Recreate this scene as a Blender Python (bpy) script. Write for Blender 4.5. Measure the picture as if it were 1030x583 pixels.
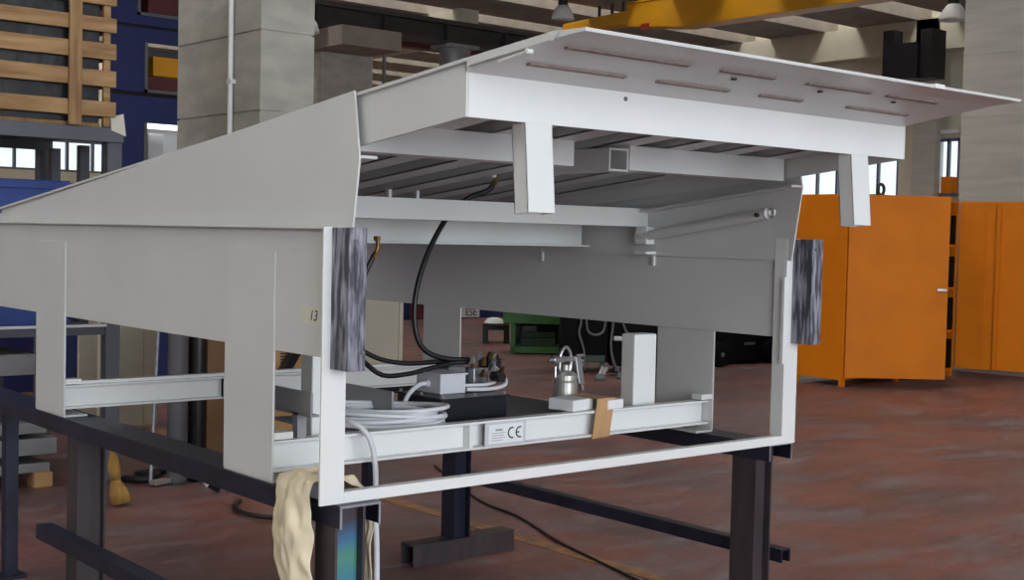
import bpy, bmesh, math, random
from mathutils import Vector, Matrix, noise
random.seed(7)
for o in list(bpy.data.objects): bpy.data.objects.remove(o)
SC = bpy.context.scene
COL = SC.collection
PI = math.pi

# ---------------------------------------------------------------- camera
cam_d = bpy.data.cameras.new('camera')
cam = bpy.data.objects.new('camera', cam_d); COL.objects.link(cam)
FW = Vector((-math.sin(CAM_YAW:=math.radians(-40.10195811)) * math.cos(CAM_PITCH:=math.radians(-2.33088854)),
             math.cos(CAM_YAW) * math.cos(CAM_PITCH), math.sin(CAM_PITCH)))
R0 = Vector((math.cos(CAM_YAW), math.sin(CAM_YAW), 0))
U0 = R0.cross(FW)
ROLL = math.radians(1.29678074)
RT = R0 * math.cos(ROLL) + U0 * math.sin(ROLL)
UP = -R0 * math.sin(ROLL) + U0 * math.cos(ROLL)
mw = Matrix((RT, UP, -FW)).transposed().to_4x4()
mw.translation = Vector((-1.81441, -2.92102, 1.52105))
cam.matrix_world = mw
cam_d.sensor_fit = 'HORIZONTAL'; cam_d.sensor_width = 36.0
cam_d.lens = 1309.2967 / 1030 * 36.0
cam_d.clip_end = 200
SC.camera = cam

# ---------------------------------------------------------------- world, daylight, added side fill, exposure
W = bpy.data.worlds.new('world'); SC.world = W; W.use_nodes = True
nt = W.node_tree; nt.nodes.clear()
wo = nt.nodes.new('ShaderNodeOutputWorld'); wb = nt.nodes.new('ShaderNodeBackground')
wb.inputs[0].default_value = (0.86, 0.93, 1.0, 1); wb.inputs[1].default_value = 1.6
nt.links.new(wb.outputs[0], wo.inputs[0])

def area(name, loc, aim, sx, sy, power, col):
    d = bpy.data.lights.new(name, 'AREA'); d.shape = 'RECTANGLE'; d.size = sx; d.size_y = sy
    d.energy = power; d.color = col
    o = bpy.data.objects.new(name, d); COL.objects.link(o); o.location = loc
    o.rotation_euler = (Vector(aim) - Vector(loc)).to_track_quat('-Z', 'Y').to_euler()
    return o
area('loading_door_daylight', (-0.5, -10.6, 2.7), (1.2, 0, 1.3), 9.5, 5.0, 980, (0.89, 0.95, 1.0))
area('added_side_fill', (-7.6, 4.0, 3.6), (0, 2.0, 1.0), 12.0, 2.2, 85, (0.92, 0.97, 1.0))  # added fill from the left, no window known on that side
SC.view_settings.view_transform = 'Standard'; SC.view_settings.look = 'None'
SC.view_settings.exposure = -0.1; SC.view_settings.gamma = 1.0
SC.view_settings.use_curve_mapping = False

# ---------------------------------------------------------------- materials
def lin(c):
    f = lambda v: v / 12.92 if v <= 0.04045 else ((v + 0.055) / 1.055) ** 2.4
    return tuple(f(x / 255.0) for x in c) + (1.0,)

def mat(name, col, rough=0.5, metal=0.0, var=0.06, scale=5.0, bump=0.0, stretch=(1, 1, 1), col2=None, lo=0.35, hi=0.65, spec=0.5, detail=4.0):
    m = bpy.data.materials.new(name); m.use_nodes = True
    n = m.node_tree.nodes; l = m.node_tree.links
    b = n['Principled BSDF']
    b.inputs['Roughness'].default_value = rough; b.inputs['Metallic'].default_value = metal
    if 'Specular IOR Level' in b.inputs: b.inputs['Specular IOR Level'].default_value = spec
    tc = n.new('ShaderNodeTexCoord'); mp = n.new('ShaderNodeMapping'); mp.inputs['Scale'].default_value = stretch
    nz = n.new('ShaderNodeTexNoise'); nz.inputs['Scale'].default_value = scale; nz.inputs['Detail'].default_value = detail
    l.new(tc.outputs['Object'], mp.inputs[0]); l.new(mp.outputs[0], nz.inputs['Vector'])
    rp = n.new('ShaderNodeValToRGB'); e = rp.color_ramp.elements
    e[0].position = lo; e[1].position = hi
    c = lin(col)
    e[0].color = tuple(max(0, x * (1 - var)) for x in c[:3]) + (1,)
    e[1].color = lin(col2) if col2 else tuple(min(1, x * (1 + var)) for x in c[:3]) + (1,)
    l.new(nz.outputs['Fac'], rp.inputs[0]); l.new(rp.outputs[0], b.inputs['Base Color'])
    if bump:
        bp = n.new('ShaderNodeBump'); bp.inputs['Strength'].default_value = bump; bp.inputs['Distance'].default_value = 0.01
        l.new(nz.outputs['Fac'], bp.inputs['Height']); l.new(bp.outputs[0], b.inputs['Normal'])
    m['b'] = 1
    return m

def emit(name, col, s):
    m = bpy.data.materials.new(name); m.use_nodes = True
    n = m.node_tree.nodes; n.clear(); o = n.new('ShaderNodeOutputMaterial'); e = n.new('ShaderNodeEmission')
    e.inputs[0].default_value = lin(col); e.inputs[1].default_value = s
    m.node_tree.links.new(e.outputs[0], o.inputs[0]); return m

def glass(name):
    m = bpy.data.materials.new(name); m.use_nodes = True
    n = m.node_tree.nodes; n.clear(); l = m.node_tree.links
    o = n.new('ShaderNodeOutputMaterial'); t = n.new('ShaderNodeBsdfTransparent'); g = n.new('ShaderNodeBsdfGlossy')
    g.inputs['Roughness'].default_value = 0.08; t.inputs[0].default_value = (0.93, 0.96, 0.97, 1)
    x = n.new('ShaderNodeMixShader'); x.inputs[0].default_value = 0.08
    l.new(t.outputs[0], x.inputs[1]); l.new(g.outputs[0], x.inputs[2]); l.new(x.outputs[0], o.inputs[0]); return m

def floor_mat():
    m = bpy.data.materials.new('floor_paint'); m.use_nodes = True
    n = m.node_tree.nodes; l = m.node_tree.links; b = n['Principled BSDF']
    tc = n.new('ShaderNodeTexCoord')
    def noise(s, d, stretch=(1, 1, 1), rough=0.55):
        mp = n.new('ShaderNodeMapping'); mp.inputs['Scale'].default_value = stretch
        z = n.new('ShaderNodeTexNoise'); z.inputs['Scale'].default_value = s; z.inputs['Detail'].default_value = d
        z.inputs['Roughness'].default_value = rough
        l.new(tc.outputs['Object'], mp.inputs[0]); l.new(mp.outputs[0], z.inputs['Vector']); return z
    def ramp(src, a, ca, bpos, cb):
        r = n.new('ShaderNodeValToRGB'); e = r.color_ramp.elements
        e[0].position = a; e[0].color = ca; e[1].position = bpos; e[1].color = cb
        l.new(src.outputs['Fac'], r.inputs[0]); return r
    a = noise(0.9, 7)
    base = ramp(a, 0.36, lin((90, 72, 75)), 0.64, lin((126, 80, 74)))
    w = noise(2.2, 9, (0.6, 1.6, 1), 0.7)
    wear = ramp(w, 0.50, (0, 0, 0, 1), 0.66, (1, 1, 1, 1))
    x1 = n.new('ShaderNodeMix'); x1.data_type = 'RGBA'; x1.inputs[7].default_value = lin((118, 112, 116))
    mul = n.new('ShaderNodeMath'); mul.operation = 'MULTIPLY'; mul.inputs[1].default_value = 0.8
    l.new(wear.outputs[0], mul.inputs[0]); l.new(mul.outputs[0], x1.inputs[0]); l.new(base.outputs[0], x1.inputs[6])
    s = noise(14, 6)
    sp = ramp(s, 0.3, (0.72, 0.72, 0.72, 1), 0.7, (1.15, 1.12, 1.1, 1))
    x2 = n.new('ShaderNodeMix'); x2.data_type = 'RGBA'; x2.blend_type = 'MULTIPLY'; x2.inputs[0].default_value = 0.8
    l.new(x1.outputs[2], x2.inputs[6]); l.new(sp.outputs[0], x2.inputs[7])
    l.new(x2.outputs[2], b.inputs['Base Color'])
    rr = ramp(w, 0.35, (0.34, 0.34, 0.34, 1), 0.7, (0.6, 0.6, 0.6, 1)); l.new(rr.outputs[0], b.inputs['Roughness'])
    bp = n.new('ShaderNodeBump'); bp.inputs['Strength'].default_value = 0.12; bp.inputs['Distance'].default_value = 0.01
    l.new(s.outputs['Fac'], bp.inputs['Height']); l.new(bp.outputs[0], b.inputs['Normal'])
    return m

M = {}
M['floor'] = floor_mat()
M['paint'] = mat('grey_white_paint', (205, 207, 207), 0.34, var=0.025, scale=3.0, bump=0.02)
M['paint_bright'] = mat('white_paint', (222, 224, 224), 0.4, var=0.02, scale=4.0)
M['paint_edge'] = mat('bare_bright_edge', (232, 234, 234), 0.4, var=0.02)
M['weld'] = mat('dark_weld_seam', (136, 122, 118), 0.6, var=0.2, scale=40)
M['rubber'] = mat('chalky_black_rubber', (76, 76, 90), 0.85, var=0.25, scale=42, stretch=(1.6, 1.6, 0.22), col2=(176, 176, 190), lo=0.42, hi=0.76, bump=0.5, detail=10)
M['black_steel'] = mat('black_mill_steel', (40, 42, 60), 0.45, metal=0.35, var=0.25, scale=7, stretch=(1, 1, 0.5))
M['leg_steel'] = mat('purple_mill_steel', (70, 62, 66), 0.5, metal=0.3, var=0.2, scale=8, stretch=(2, 2, 0.4))
M['galv'] = mat('bare_cut_steel', (150, 150, 160), 0.45, metal=0.6, var=0.15, scale=20)
M['black'] = mat('black_enamel', (22, 23, 32), 0.35, var=0.2)
M['blackplastic'] = mat('black_plastic', (18, 18, 20), 0.4, var=0.2)
M['hose'] = mat('black_hose', (16, 16, 20), 0.45, var=0.1)
M['cable'] = mat('pale_cable', (205, 206, 212), 0.45, var=0.04)
M['brass'] = mat('brass', (124, 98, 58), 0.45, metal=0.9, var=0.1)
M['zinc'] = mat('zinc', (190, 192, 196), 0.3, metal=0.85, var=0.1)
M['alu'] = mat('cast_aluminium', (185, 182, 178), 0.38, metal=0.7, var=0.12, scale=25)
M['greybox'] = mat('grey_plastic', (196, 198, 206), 0.5, var=0.02)
M['dgrey'] = mat('dark_grey_paint', (96, 98, 102), 0.5, var=0.1)
M['foam'] = mat('white_foam', (226, 228, 230), 0.7, var=0.02)
M['tape'] = mat('brown_tape', (186, 146, 104), 0.5, var=0.08, scale=9, stretch=(8, 1, 1))
M['paper'] = mat('cream_masking_tape', (218, 217, 204), 0.8, var=0.04)
M['ink'] = mat('ink', (40, 40, 44), 0.7, var=0.05)
M['inkfaint'] = mat('faint_ink', (150, 148, 165), 0.7, var=0.05)
M['rag'] = mat('cream_cloth', (216, 203, 176), 0.95, var=0.16, scale=9, bump=0.25, detail=6)
M['orange'] = mat('orange_enamel', (222, 124, 8), 0.55, var=0.06, scale=2.2, spec=0.25)
M['wood'] = mat('crate_pine', (160, 122, 82), 0.75, var=0.2, scale=5, stretch=(0.5, 3, 4), col2=(188, 152, 108), bump=0.2, detail=6)
M['wooddark'] = mat('crate_post_pine', (144, 110, 76), 0.75, var=0.2, scale=5, stretch=(4, 3, 0.5), col2=(176, 140, 98), bump=0.2, detail=6)
M['film'] = mat('black_film', (14, 15, 18), 0.42, var=0.4, scale=6, col2=(36, 39, 45), bump=0.9)
M['rack'] = mat('slate_grey_paint', (96, 100, 110), 0.5, var=0.06)
M['blue'] = mat('navy_paint', (26, 40, 98), 0.5, var=0.12, scale=3)
M['bluebin'] = mat('blue_plastic', (42, 72, 150), 0.45, var=0.1)
M['concrete'] = mat('cast_concrete', (176, 174, 166), 0.85, var=0.12, scale=3.5, stretch=(1, 1, 2.5), bump=0.25, detail=8)
M['boards'] = mat('board_marked_concrete', (182, 180, 174), 0.85, var=0.09, scale=3.0, stretch=(0.5, 0.5, 4.5), bump=0.3, detail=9)
M['conc_dark'] = mat('weathered_concrete', (150, 142, 134), 0.85, var=0.14, scale=2.5, bump=0.2, detail=7)
M['cream'] = mat('cream_wall', (206, 202, 184), 0.7, var=0.05, scale=2)
M['cream2'] = mat('cream_enamel', (196, 194, 178), 0.5, var=0.04, scale=2)
M['roof'] = mat('roof_underside', (150, 145, 138), 0.9, var=0.08)
M['steel_dark'] = mat('dark_girder', (58, 52, 56), 0.55, var=0.15, scale=3)
M['maroon'] = mat('maroon_paint', (88, 34, 44), 0.5, var=0.1)
M['yellow'] = mat('crane_yellow', (214, 152, 20), 0.45, var=0.07, scale=2)
M['yellowline'] = mat('worn_yellow_line', (118, 88, 74), 0.6, var=0.25, scale=12, col2=(150, 106, 64))
M['green'] = mat('machine_green', (52, 104, 50), 0.5, var=0.15)
M['green2'] = mat('dark_green_paint', (48, 70, 54), 0.6, var=0.25)
M['carton'] = mat('brown_cardboard', (178, 140, 96), 0.8, var=0.06)
M['cartondark'] = mat('dull_cardboard', (128, 98, 70), 0.8, var=0.08)
M['straw'] = mat('yellow_straw', (158, 122, 60), 0.9, var=0.25, scale=30, stretch=(1, 1, 0.2), bump=0.4)
M['frame_violet'] = mat('window_frame', (120, 112, 150), 0.4, var=0.05)
M['glass'] = glass('window_glass')
M['skylight'] = emit('skylight_sheet', (255, 252, 244), 9.0)
M['tube'] = emit('lit_tube', (255, 255, 250), 3.0)
M['white'] = mat('plain_white', (225, 228, 230), 0.5, var=0.03)
M['deck_shade'] = mat('under_deck_shade', (64, 58, 58), 0.75, var=0.12, scale=6)  # shade under the deck put into a dark colour
M['ribgrey'] = mat('mid_grey_paint', (140, 142, 146), 0.5, var=0.05)
M['dull_black'] = mat('dull_black', (15, 15, 17), 0.85, var=0.2, spec=0.15)
M['slab'] = mat('dusty_slab', (132, 134, 138), 0.7, var=0.15, scale=6)
M['red'] = mat('red_paint', (150, 40, 34), 0.5, var=0.1)

def heat_leg():
    m = mat('heat_blued_steel', (70, 62, 66), 0.4, metal=0.35, var=0.2, scale=8, stretch=(2, 2, 0.4))
    n = m.node_tree.nodes; l = m.node_tree.links; b = n['Principled BSDF']
    src = b.inputs['Base Color'].links[0].from_socket
    tc = n.new('ShaderNodeTexCoord'); sp = n.new('ShaderNodeSeparateXYZ'); l.new(tc.outputs['Object'], sp.inputs[0])
    nz = n.new('ShaderNodeTexNoise'); nz.inputs['Scale'].default_value = 5
    l.new(tc.outputs['Object'], nz.inputs['Vector'])
    ad = n.new('ShaderNodeMath'); ad.operation = 'MULTIPLY_ADD'; ad.inputs[1].default_value = 0.12
    l.new(nz.outputs['Fac'], ad.inputs[0]); l.new(sp.outputs['Z'], ad.inputs[2])
    r = n.new('ShaderNodeValToRGB'); e = r.color_ramp.elements
    e[0].position = 0.52; e[0].color = lin((52, 92, 134)); e[1].position = 0.82; e[1].color = lin((74, 66, 72))
    q = e.new(0.62); q.color = lin((62, 134, 172)); q = e.new(0.68); q.color = lin((90, 150, 130)); q = e.new(0.74); q.color = lin((70, 120, 160))
    l.new(ad.outputs[0], r.inputs[0]); l.new(r.outputs[0], b.inputs['Base Color'])
    return m
M['heat'] = heat_leg()

# ---------------------------------------------------------------- mesh helpers
ORG = {}
class MB:
    def __init__(s): s.v = []; s.f = []
    def add(s, vs, fs):
        k = len(s.v); s.v += [Vector(p) for p in vs]; s.f += [tuple(i + k for i in f) for f in fs]; return s
    def hexa(s, p):
        return s.add(p, [(0, 3, 2, 1), (4, 5, 6, 7), (0, 1, 5, 4), (1, 2, 6, 5), (2, 3, 7, 6), (3, 0, 4, 7)])
    def box(s, x0, x1, y0, y1, z0, z1):
        return s.hexa([(x0, y0, z0), (x1, y0, z0), (x1, y1, z0), (x0, y1, z0), (x0, y0, z1), (x1, y0, z1), (x1, y1, z1), (x0, y1, z1)])
    def obox(s, c, size, rot):
        c = Vector(c); a, b, d = (q / 2 for q in size)
        return s.hexa([c + rot @ Vector(p) for p in ((-a, -b, -d), (a, -b, -d), (a, b, -d), (-a, b, -d), (-a, -b, d), (a, -b, d), (a, b, d), (-a, b, d))])
    def prism(s, pts, axis, a, b):
        def at(p, t):
            if axis == 'x': return (t, p[0], p[1])
            if axis == 'y': return (p[0], t, p[1])
            return (p[0], p[1], t)
        n = len(pts); vs = [at(p, a) for p in pts] + [at(p, b) for p in pts]
        return s.add(vs, [tuple(range(n))[::-1], tuple(range(n, 2 * n))] + [(i, (i + 1) % n, n + (i + 1) % n, n + i) for i in range(n)])
    def bar(s, p, q, w, h, up=(0, 0, 1)):
        p = Vector(p); q = Vector(q); d = (q - p).normalized(); sd = d.cross(Vector(up)).normalized() * w / 2; u = sd.cross(d).normalized() * h / 2
        return s.hexa([p - sd - u, p + sd - u, q + sd - u, q - sd - u, p - sd + u, p + sd + u, q + sd + u, q - sd + u])
    def tube(s, pts, r, n=8, closed=False, sm=4):
        P = [Vector(p) for p in pts]
        if sm > 1 and len(P) > 2:
            Q = []; N = len(P); last = N if closed else N - 1
            for i in range(last):
                g = lambda k: P[k % N] if closed else P[min(max(k, 0), N - 1)]
                a, b, c, d = g(i - 1), g(i), g(i + 1), g(i + 2)
                for j in range(sm):
                    t = j / sm
                    Q.append(0.5 * ((2 * b) + (c - a) * t + (2 * a - 5 * b + 4 * c - d) * t * t + (3 * b - a - 3 * c + d) * t ** 3))
            if not closed: Q.append(P[-1])
            P = Q
        N = len(P); vs = []; fs = []; up = None
        for i, p in enumerate(P):
            d = (P[(i + 1) % N] - P[i - 1]) if closed else (P[min(i + 1, N - 1)] - P[max(i - 1, 0)])
            d.normalize()
            if up is None: up = Vector((0, 0, 1)) if abs(d.z) < 0.9 else Vector((1, 0, 0))
            sd = d.cross(up); 
            if sd.length < 1e-5: sd = d.orthogonal()
            sd.normalize(); up = sd.cross(d).normalized()
            rr = r[i * (len(r) - 1) // max(1, N - 1)] if isinstance(r, (list, tuple)) else r
            for k in range(n):
                t = 2 * PI * k / n; vs.append(p + (sd * math.cos(t) + up * math.sin(t)) * rr)
        for i in range(N if closed else N - 1):
            j = (i + 1) % N
            for k in range(n): fs.append((i * n + k, i * n + (k + 1) % n, j * n + (k + 1) % n, j * n + k))
        if not closed: fs += [tuple(range(n))[::-1], tuple((N - 1) * n + k for k in range(n))]
        return s.add(vs, fs)
    def lathe(s, prof, c, n=20, rot=None):
        c = Vector(c); vs = []; fs = []; N = len(prof)
        for (r, z) in prof:
            for k in range(n):
                p = Vector((r * math.cos(2 * PI * k / n), r * math.sin(2 * PI * k / n), z))
                vs.append(c + (rot @ p if rot else p))
        for i in range(N - 1):
            for k in range(n): fs.append((i * n + k, i * n + (k + 1) % n, (i + 1) * n + (k + 1) % n, (i + 1) * n + k))
        fs += [tuple(range(n))[::-1], tuple((N - 1) * n + k for k in range(n))]
        return s.add(vs, fs)
    def build(s, name, m, parent=None, label=None, bevel=0, smooth=False, origin=None):
        if parent is not None: org = ORG[parent.name]
        else:
            if origin is None:
                xs = [p.x for p in s.v]; ys = [p.y for p in s.v]
                origin = ((min(xs) + max(xs)) / 2, (min(ys) + max(ys)) / 2, min(p.z for p in s.v))
            org = Vector(origin)
        me = bpy.data.meshes.new(name); me.from_pydata([p - org for p in s.v], [], s.f)
        bm = bmesh.new(); bm.from_mesh(me); bmesh.ops.recalc_face_normals(bm, faces=bm.faces); bm.to_mesh(me); bm.free()
        me.materials.append(M[m] if isinstance(m, str) else m)
        if smooth:
            for f in me.polygons: f.use_smooth = True
        o = bpy.data.objects.new(name, me); COL.objects.link(o)
        if parent is not None: o.parent = parent
        else: o.location = org
        ORG[o.name] = org
        if label: o['label'] = label
        if bevel:
            b = o.modifiers.new('bevel', 'BEVEL'); b.width = bevel; b.segments = 2; b.limit_method = 'ANGLE'
        return o

def tag(o, label, cat, group=None):
    o['label'] = label; o['category'] = cat
    if group: o['group'] = group
    return o
def thing(name, loc, label, cat, group=None):
    o = bpy.data.objects.new(name, None); COL.objects.link(o); o.location = loc; o.empty_display_size = 0.1
    ORG[o.name] = Vector(loc); return tag(o, label, cat, group)
def struct(o):
    o['kind'] = 'structure'; return o
def rotz(a): return Matrix.Rotation(a, 3, 'Z')
def box(*a): return MB().box(*a)
def text(name, body, size, m, parent, origin, rx=PI / 2, rz=0.0, depth=0.0006, align='CENTER', shear=0.0, sx=1.0):
    cu = bpy.data.curves.new(name, 'FONT'); cu.body = body; cu.size = size; cu.extrude = depth; cu.align_x = align; cu.align_y = 'CENTER'; cu.shear = shear
    t = bpy.data.objects.new(name, cu); COL.objects.link(t)
    dg = bpy.context.evaluated_depsgraph_get(); me = bpy.data.meshes.new_from_object(t.evaluated_get(dg))
    bpy.data.objects.remove(t)
    me.transform(Matrix.Translation(Vector(origin) - ORG[parent.name]) @ Matrix.Rotation(rz, 4, 'Z') @ Matrix.Rotation(rx, 4, 'X') @ Matrix.Diagonal((sx, 1, 1, 1)))
    me.materials.clear(); me.materials.append(M[m])
    o = bpy.data.objects.new(name, me); COL.objects.link(o); o.parent = parent; ORG[o.name] = ORG[parent.name]
    return o

# ================================================================ SETTING
XW, YW, ZC = 22.0, 34.0, 6.9
struct(box(-9, 24, -13, 36, -0.2, 0).build('floor', 'floor', origin=(0, 0, 0)))
# right wall with its window openings
w = struct(MB().box(XW, XW + 0.3, -13, YW, 0, 2.05).box(XW, XW + 0.3, -13, YW, 3.9, ZC).box(XW, XW + 0.3, 18.1, YW, 2.05, 3.9)
    .box(XW, XW + 0.3, -13, 11.45, 2.05, 3.9).box(XW, XW + 0.3, 12.0, 12.86, 2.05, 3.9).box(XW, XW + 0.3, 11.45, 12.0, 2.05, 2.55).box(XW, XW + 0.3, 11.45, 12.0, 3.72, 3.9).build('wall_right', 'cream', origin=(XW, 0, 0)))
struct(MB().box(-9, 9.5, YW, YW + 0.3, 0, ZC).box(9.5, 15.5, YW, YW + 0.3, 0, 3.1).box(9.5, 15.5, YW, YW + 0.3, 4.0, ZC).box(15.5, XW, YW, YW + 0.3, 0, ZC)
    .build('wall_far', 'cream', origin=(0, YW, 0)))
struct(MB().box(-8.3, -8, -13, YW, 0, 3.0).box(-8.3, -8, -13, YW, 5, ZC).box(-8.3, -8, 9, YW, 3.0, 5).box(-8.3, -8, -13, -3, 3.0, 5).build('wall_left', 'cream', origin=(-8, 0, 0)))
struct(MB().box(-8, -5.5, -11.3, -11, 0, ZC).box(5.0, XW, -11.3, -11, 0, ZC).box(-5.5, 5.0, -11.3, -11, 5.4, ZC).build('wall_front', 'cream', origin=(0, -11, 0)))
struct(box(-8.3, XW + 0.3, -13, YW + 0.3, ZC + 0.2, ZC + 0.35).build('ceiling', 'roof', origin=(0, 0, ZC)))
# roof beams run across the hall, skylight strips between them
k = 0
for i in range(-9, 9):
    y0 = 12.2 + 2.3 * i
    b = struct(MB().prism([(y0, 6.1), (y0 + 1.5, 6.1), (y0 + 1.5, 6.55), (y0 + 1.75, 6.95), (y0 - 0.25, 6.95), (y0, 6.55)], 'x', -8, XW).build('roof_beam', 'conc_dark', origin=(0, y0, 6.1)))
    s_ = struct(box(-7.9, XW - 0.1, y0 + 1.62, y0 + 2.18, 6.98, 7.02).build('skylight', 'skylight', origin=(0, y0, 7)))
# longitudinal edge beams
struct(box(XW - 0.45, XW, -10, YW, 5.46, 6.1).build('edge_beam', 'cream', origin=(XW, 0, 5.46)))
struct(box(14.3, 14.75, 18.0, YW, 5.46, 6.1).build('edge_beam', 'cream', origin=(14.5, 20, 5.46)))
# windows in the right wall: a frame, mullions and single panes
def window(name, y0, y1, z0, z1, n, m='frame_violet'):
    f = struct(MB().box(XW + 0.02, XW + 0.1, y0, y1, z0, z0 + 0.06).box(XW + 0.02, XW + 0.1, y0, y1, z1 - 0.06, z1)
        .box(XW + 0.02, XW + 0.1, y0, y0 + 0.06, z0, z1).box(XW + 0.02, XW + 0.1, y1 - 0.06, y1, z0, z1).build(name, m, origin=(XW, y0, z0)))
    st = (y1 - y0) / n
    for i in range(n):
        if i: box(XW + 0.02, XW + 0.1, y0 + st * i - 0.025, y0 + st * i + 0.025, z0, z1).build('mullion', 'rack', f)
        box(XW + 0.05, XW + 0.058, y0 + st * i + 0.03, y0 + st * (i + 1) - 0.03, z0 + 0.05, z1 - 0.05).build('pane', 'glass', f)
    return f
window('window_1', 12.86, 18.1, 2.05, 3.9, 10)
window('window_2', 11.45, 12.0, 2.55, 3.72, 2)
f3 = struct(MB().box(9.5, 15.5, YW, YW + 0.1, 3.1, 3.16).box(9.5, 15.5, YW, YW + 0.1, 3.94, 4.0).build('window_3', 'rack', origin=(12, YW, 3.1)))
for i in range(8):
    x = 9.5 + 0.75 * i
    box(x - 0.04, x + 0.04, YW, YW + 0.1, 3.16, 3.94).build('mullion', 'rack', f3)
    box(x + 0.05, x + 0.70, YW + 0.04, YW + 0.05, 3.16, 3.94).build('pane', 'glass', f3)

# columns
def column(x0, x1, y0, y1, z1, m, joints=()):
    o = None; zs = [0] + list(joints) + [z1]
    mb = MB()
    for a, b in zip(zs[:-1], zs[1:]): mb.box(x0, x1, y0, y1, a + (0.012 if a else 0), b)
    for z in joints: mb.box(x0 + 0.012, x1 - 0.012, y0 + 0.012, y1 - 0.012, z, z + 0.012)
    return struct(mb.build('concrete_column', m, origin=((x0 + x1) / 2, (y0 + y1) / 2, 0)))
c1 = column(2.38, 2.78, 4.64, 5.84, 6.1, 'concrete', (0.75, 1.55, 2.3, 2.82, 3.6, 4.4))
MB().tube([(2.355, 5.00, 0.3), (2.355, 5.00, 6.0)], 0.018, 10).box(2.34, 2.38, 4.97, 5.03, 2.50, 2.53).build('conduit', 'white', c1, 'pale vertical cable conduit')
c2 = column(10.44, 11.53, 17.0, 17.9, 4.75, 'concrete')
MB().box(10.2, 11.42, 15.95, 17.6, 4.72, 5.05).build('column_head', 'conc_dark', c2)
MB().box(11.42, 11.7, 16.6, 17.3, 4.85, 5.06).build('steel_bracket', 'black', c2)
MB().box(11.5, 11.55, 16.6, 16.65, 4.2, 4.85).build('downpipe', 'galv', c2)
column(21.55, 21.72, 11.72, 12.25, 6.1, 'boards', (1.0, 2.0, 3.0, 4.0, 5.0))
column(12.75, 13.15, 4.75, 5.86, 6.1, 'boards', (0.8, 1.6, 2.35, 3.1, 3.85))
struct(MB().box(20.6, 21.2, 11.6, 12.2, 4.8, 5.5).box(20.7, 21.0, 12.2, 12.45, 4.8, 5.8).box(20.7, 21.2, 11.35, 11.6, 4.8, 5.75).build('corbel_bracket', 'black', origin=(21, 12, 5)))
# crane runway and its round post
rw = struct(MB().box(2.0, 22.0, 16.42, 16.78, 5.42, 5.5).box(2.0, 22.0, 16.42, 16.78, 5.06, 5.12).box(2.0, 22.0, 16.57, 16.63, 5.1, 5.45).build('runway_beam', 'steel_dark', origin=(12, 16.6, 5.06)))
for i in range(14): box(3 + 1.4 * i, 3.03 + 1.4 * i, 16.45, 16.75, 5.12, 5.42).build('web_stiffener', 'steel_dark', rw)
struct(box(11.6, 21.5, 17.6, 17.9, 5.12, 5.40).build('tie_beam', 'maroon', origin=(14, 17.7, 5.1)))
struct(MB().lathe([(0.29, 0), (0.29, 5.05)], (13.1, 16.6, 0), 24).box(12.75, 13.45, 16.3, 16.9, 5.0, 5.06).build('steel_column', 'slab', smooth=False, origin=(13.1, 16.6, 0)))
pp = struct(MB().tube([(21.9, 25.2, 0), (21.9, 25.2, 6.0)], 0.07, 10).tube([(21.9, 23.6, 0), (21.9, 23.6, 6.0)], 0.09, 10).tube([(21.9, 22.4, 0), (21.9, 22.4, 6.0)], 0.06, 10).build('downpipes', 'dgrey', origin=(21.9, 23, 0)))
struct(MB().tube([(13.4, 22.4, 4.6), (13.4, 22.4, 6.1)], 0.05, 8).box(11.5, 16.5, 22.3, 22.5, 4.55, 4.62).build('ceiling_hanger', 'white', origin=(14, 22.4, 4.5)))
# floor markings
struct(box(2.40, 2.49, -0.4, 9.0, 0.0, 0.003).build('trim_1', 'yellowline', origin=(2.44, 3, 0)))
struct(box(0.2, 2.2, 1.93, 1.945, 0.0, 0.002).build('trim_2', 'dgrey', origin=(1, 1.93, 0)))

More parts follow.
